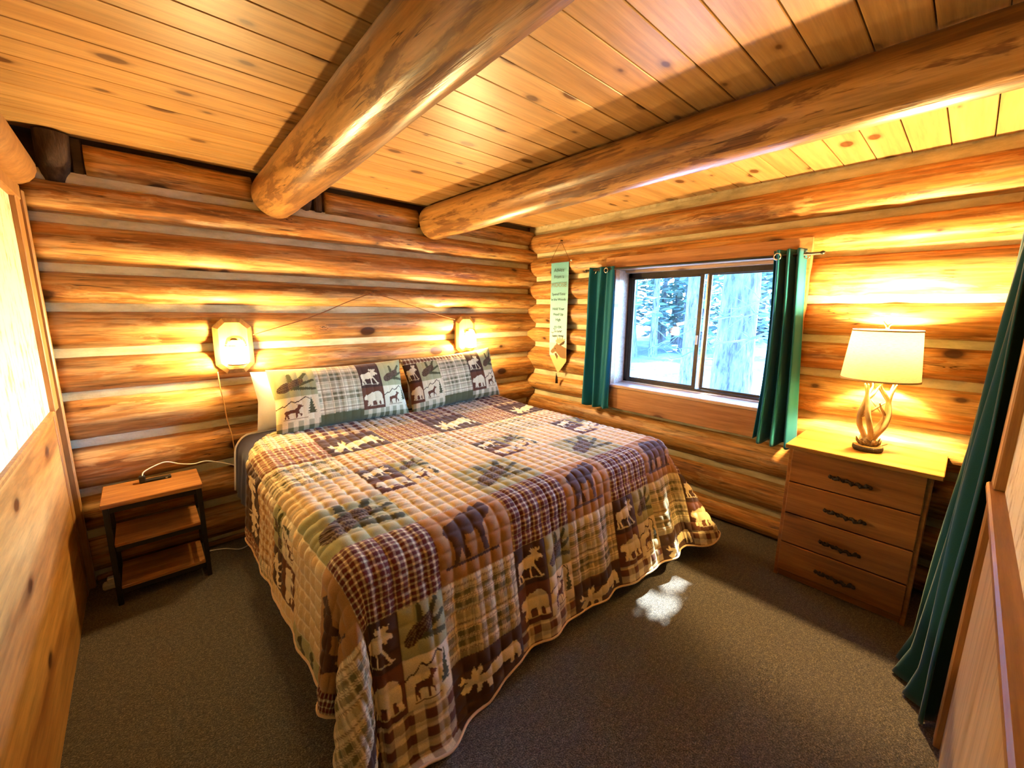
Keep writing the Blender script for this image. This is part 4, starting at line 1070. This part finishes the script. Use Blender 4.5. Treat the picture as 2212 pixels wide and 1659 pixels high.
def tufts(pts, sz, seed):
    R = random.Random(seed); mb = MB(); vs = []; fs = []
    for p in pts:
        for k in range(3):
            a = R.uniform(0, 2*PI); e = R.uniform(-.5, .5); d = Vector((math.cos(a)*math.cos(e), math.sin(a)*math.cos(e), math.sin(e))) * sz * R.uniform(.6, 1.2)
            w = Vector((-math.sin(a), math.cos(a), R.uniform(-.5, .5))).normalized() * sz * .28
            c = Vector(p); o = len(vs)
            vs += [tuple(c - w*.4), tuple(c + d*.5 - w), tuple(c + d), tuple(c + d*.5 + w)]
            fs.append((o, o+1, o+2, o+3))
    return mb.add(vs, fs).mesh('foliage')
spot = Vector((-1.15, -2.195, 0)); sun_pt = lambda k: spot - SUN_DIR * k
def tree(name, label, x, y, r, h, seed, crown=None, group='trees outside the window', lean=0.0):
    t = thing(name, label, 'tree', group, loc=(x, y, gz(x, y)))
    o = link('trunk', trunk_mesh(x, y, r, h, seed, lean), barkm, t); o.matrix_parent_inverse = Matrix.Translation(-t.location)
    if crown:
        me = tufts(crown, .20 if h < 8 else .32, seed); o = link('foliage', me, needlem, t); o.matrix_parent_inverse = Matrix.Translation(-t.location); o['kind'] = 'stuff'
    return t
# the near trunk that fills the right pane, with a dense crown, out of view, added to block the sun
R2 = random.Random(5); crown = []
for k in range(5200):
    p = Vector((R2.uniform(1.6, 5.2), R2.uniform(-4.8, 1.2), R2.uniform(3.4, 6.6)))
    q = p - spot; along = -q.dot(SUN_DIR); dist = (q + SUN_DIR * along).length
    if dist < .20: continue  # gap kept along the sun ray to shape the patch on the floor
    crown.append(tuple(p))
tree('pine_tree', 'very thick furrowed pine trunk close outside the right pane', 3.05, -.93, .25, 7.0, 1.3, crown)
tree('pine_tree', 'mid-thick trunk seen beside the window mullion behind the thick trunk', 5.6, .86, .15, 9.0, 4.1)
tree('pine_tree', 'slim straight pine standing alone on the sunny slope', 12, 5.25, .13, 10, 2.2, [(12 + R2.gauss(0, .6), 5.25 + R2.gauss(0, .6), R2.uniform(2.6, 8.5)) for _ in range(80)])
# forest behind : nobody could count it
fm = MB(); Rf = random.Random(11); pts_ = []
for k in range(46):
    a = Rf.uniform(.18, 1.12); dd = Rf.uniform(17, 34); x, y = -3 + dd*math.cos(a), -3 + dd*math.sin(a)
    me = trunk_mesh(x, y, Rf.uniform(.10, .24), 9, k * 1.7, 0, 10, 6)
    fm.add([tuple(v.co) for v in me.vertices], [tuple(p.vertices) for p in me.polygons]); bpy.data.meshes.remove(me)
    hh = Rf.uniform(4, 9)
    for q in range(150):
        zz = Rf.uniform(.6, hh); sp = .25 + .16 * (hh - zz); pts_.append((x + Rf.gauss(0, sp), y + Rf.gauss(0, sp), gz(x, y) + zz))
fo_ = fm.build('forest', barkm); tag(fo_, 'sunlit pine forest on the slope beyond the window', 'forest', None, 'stuff')
fl_ = link('foliage', tufts(pts_, .55, 12), needlem, fo_); fl_['kind'] = 'stuff'
# low bare branches in front of the thick trunk
br = thing('pine_branch', 'low twiggy branch reaching across the thick trunk outside', 'branch', loc=(2.3, -1.4, 1.0))
Rb = random.Random(3)
for (a, b) in (((2.2, -1.9, 1.85), (1.9, -.35, 1.05)), ((2.1, -1.7, 1.3), (1.9, -.6, .95)), ((2.3, -2.0, 1.55), (2.0, -.9, 1.42))):
    a, b = Vector(a), Vector(b); pts = [a.lerp(b, t/8) + Vector((Rb.uniform(-.03, .03), Rb.uniform(-.03, .03), Rb.uniform(-.03, .03))) for t in range(9)]
    mbx = MB().tube(pts, [.016 - .0014*i for i in range(9)], 6)
    for i in range(2, 9):
        for s_ in range(3):
            d = Vector((Rb.uniform(-.5, .3), Rb.uniform(-.2, .6), Rb.uniform(-.5, .5))) * .45
            mbx.tube([pts[i], pts[i] + d*.5 + Vector((0, 0, .02)), pts[i] + d], [.005, .0035, .0015], 5)
    kid(br, mbx, 'twig', needlem, True)
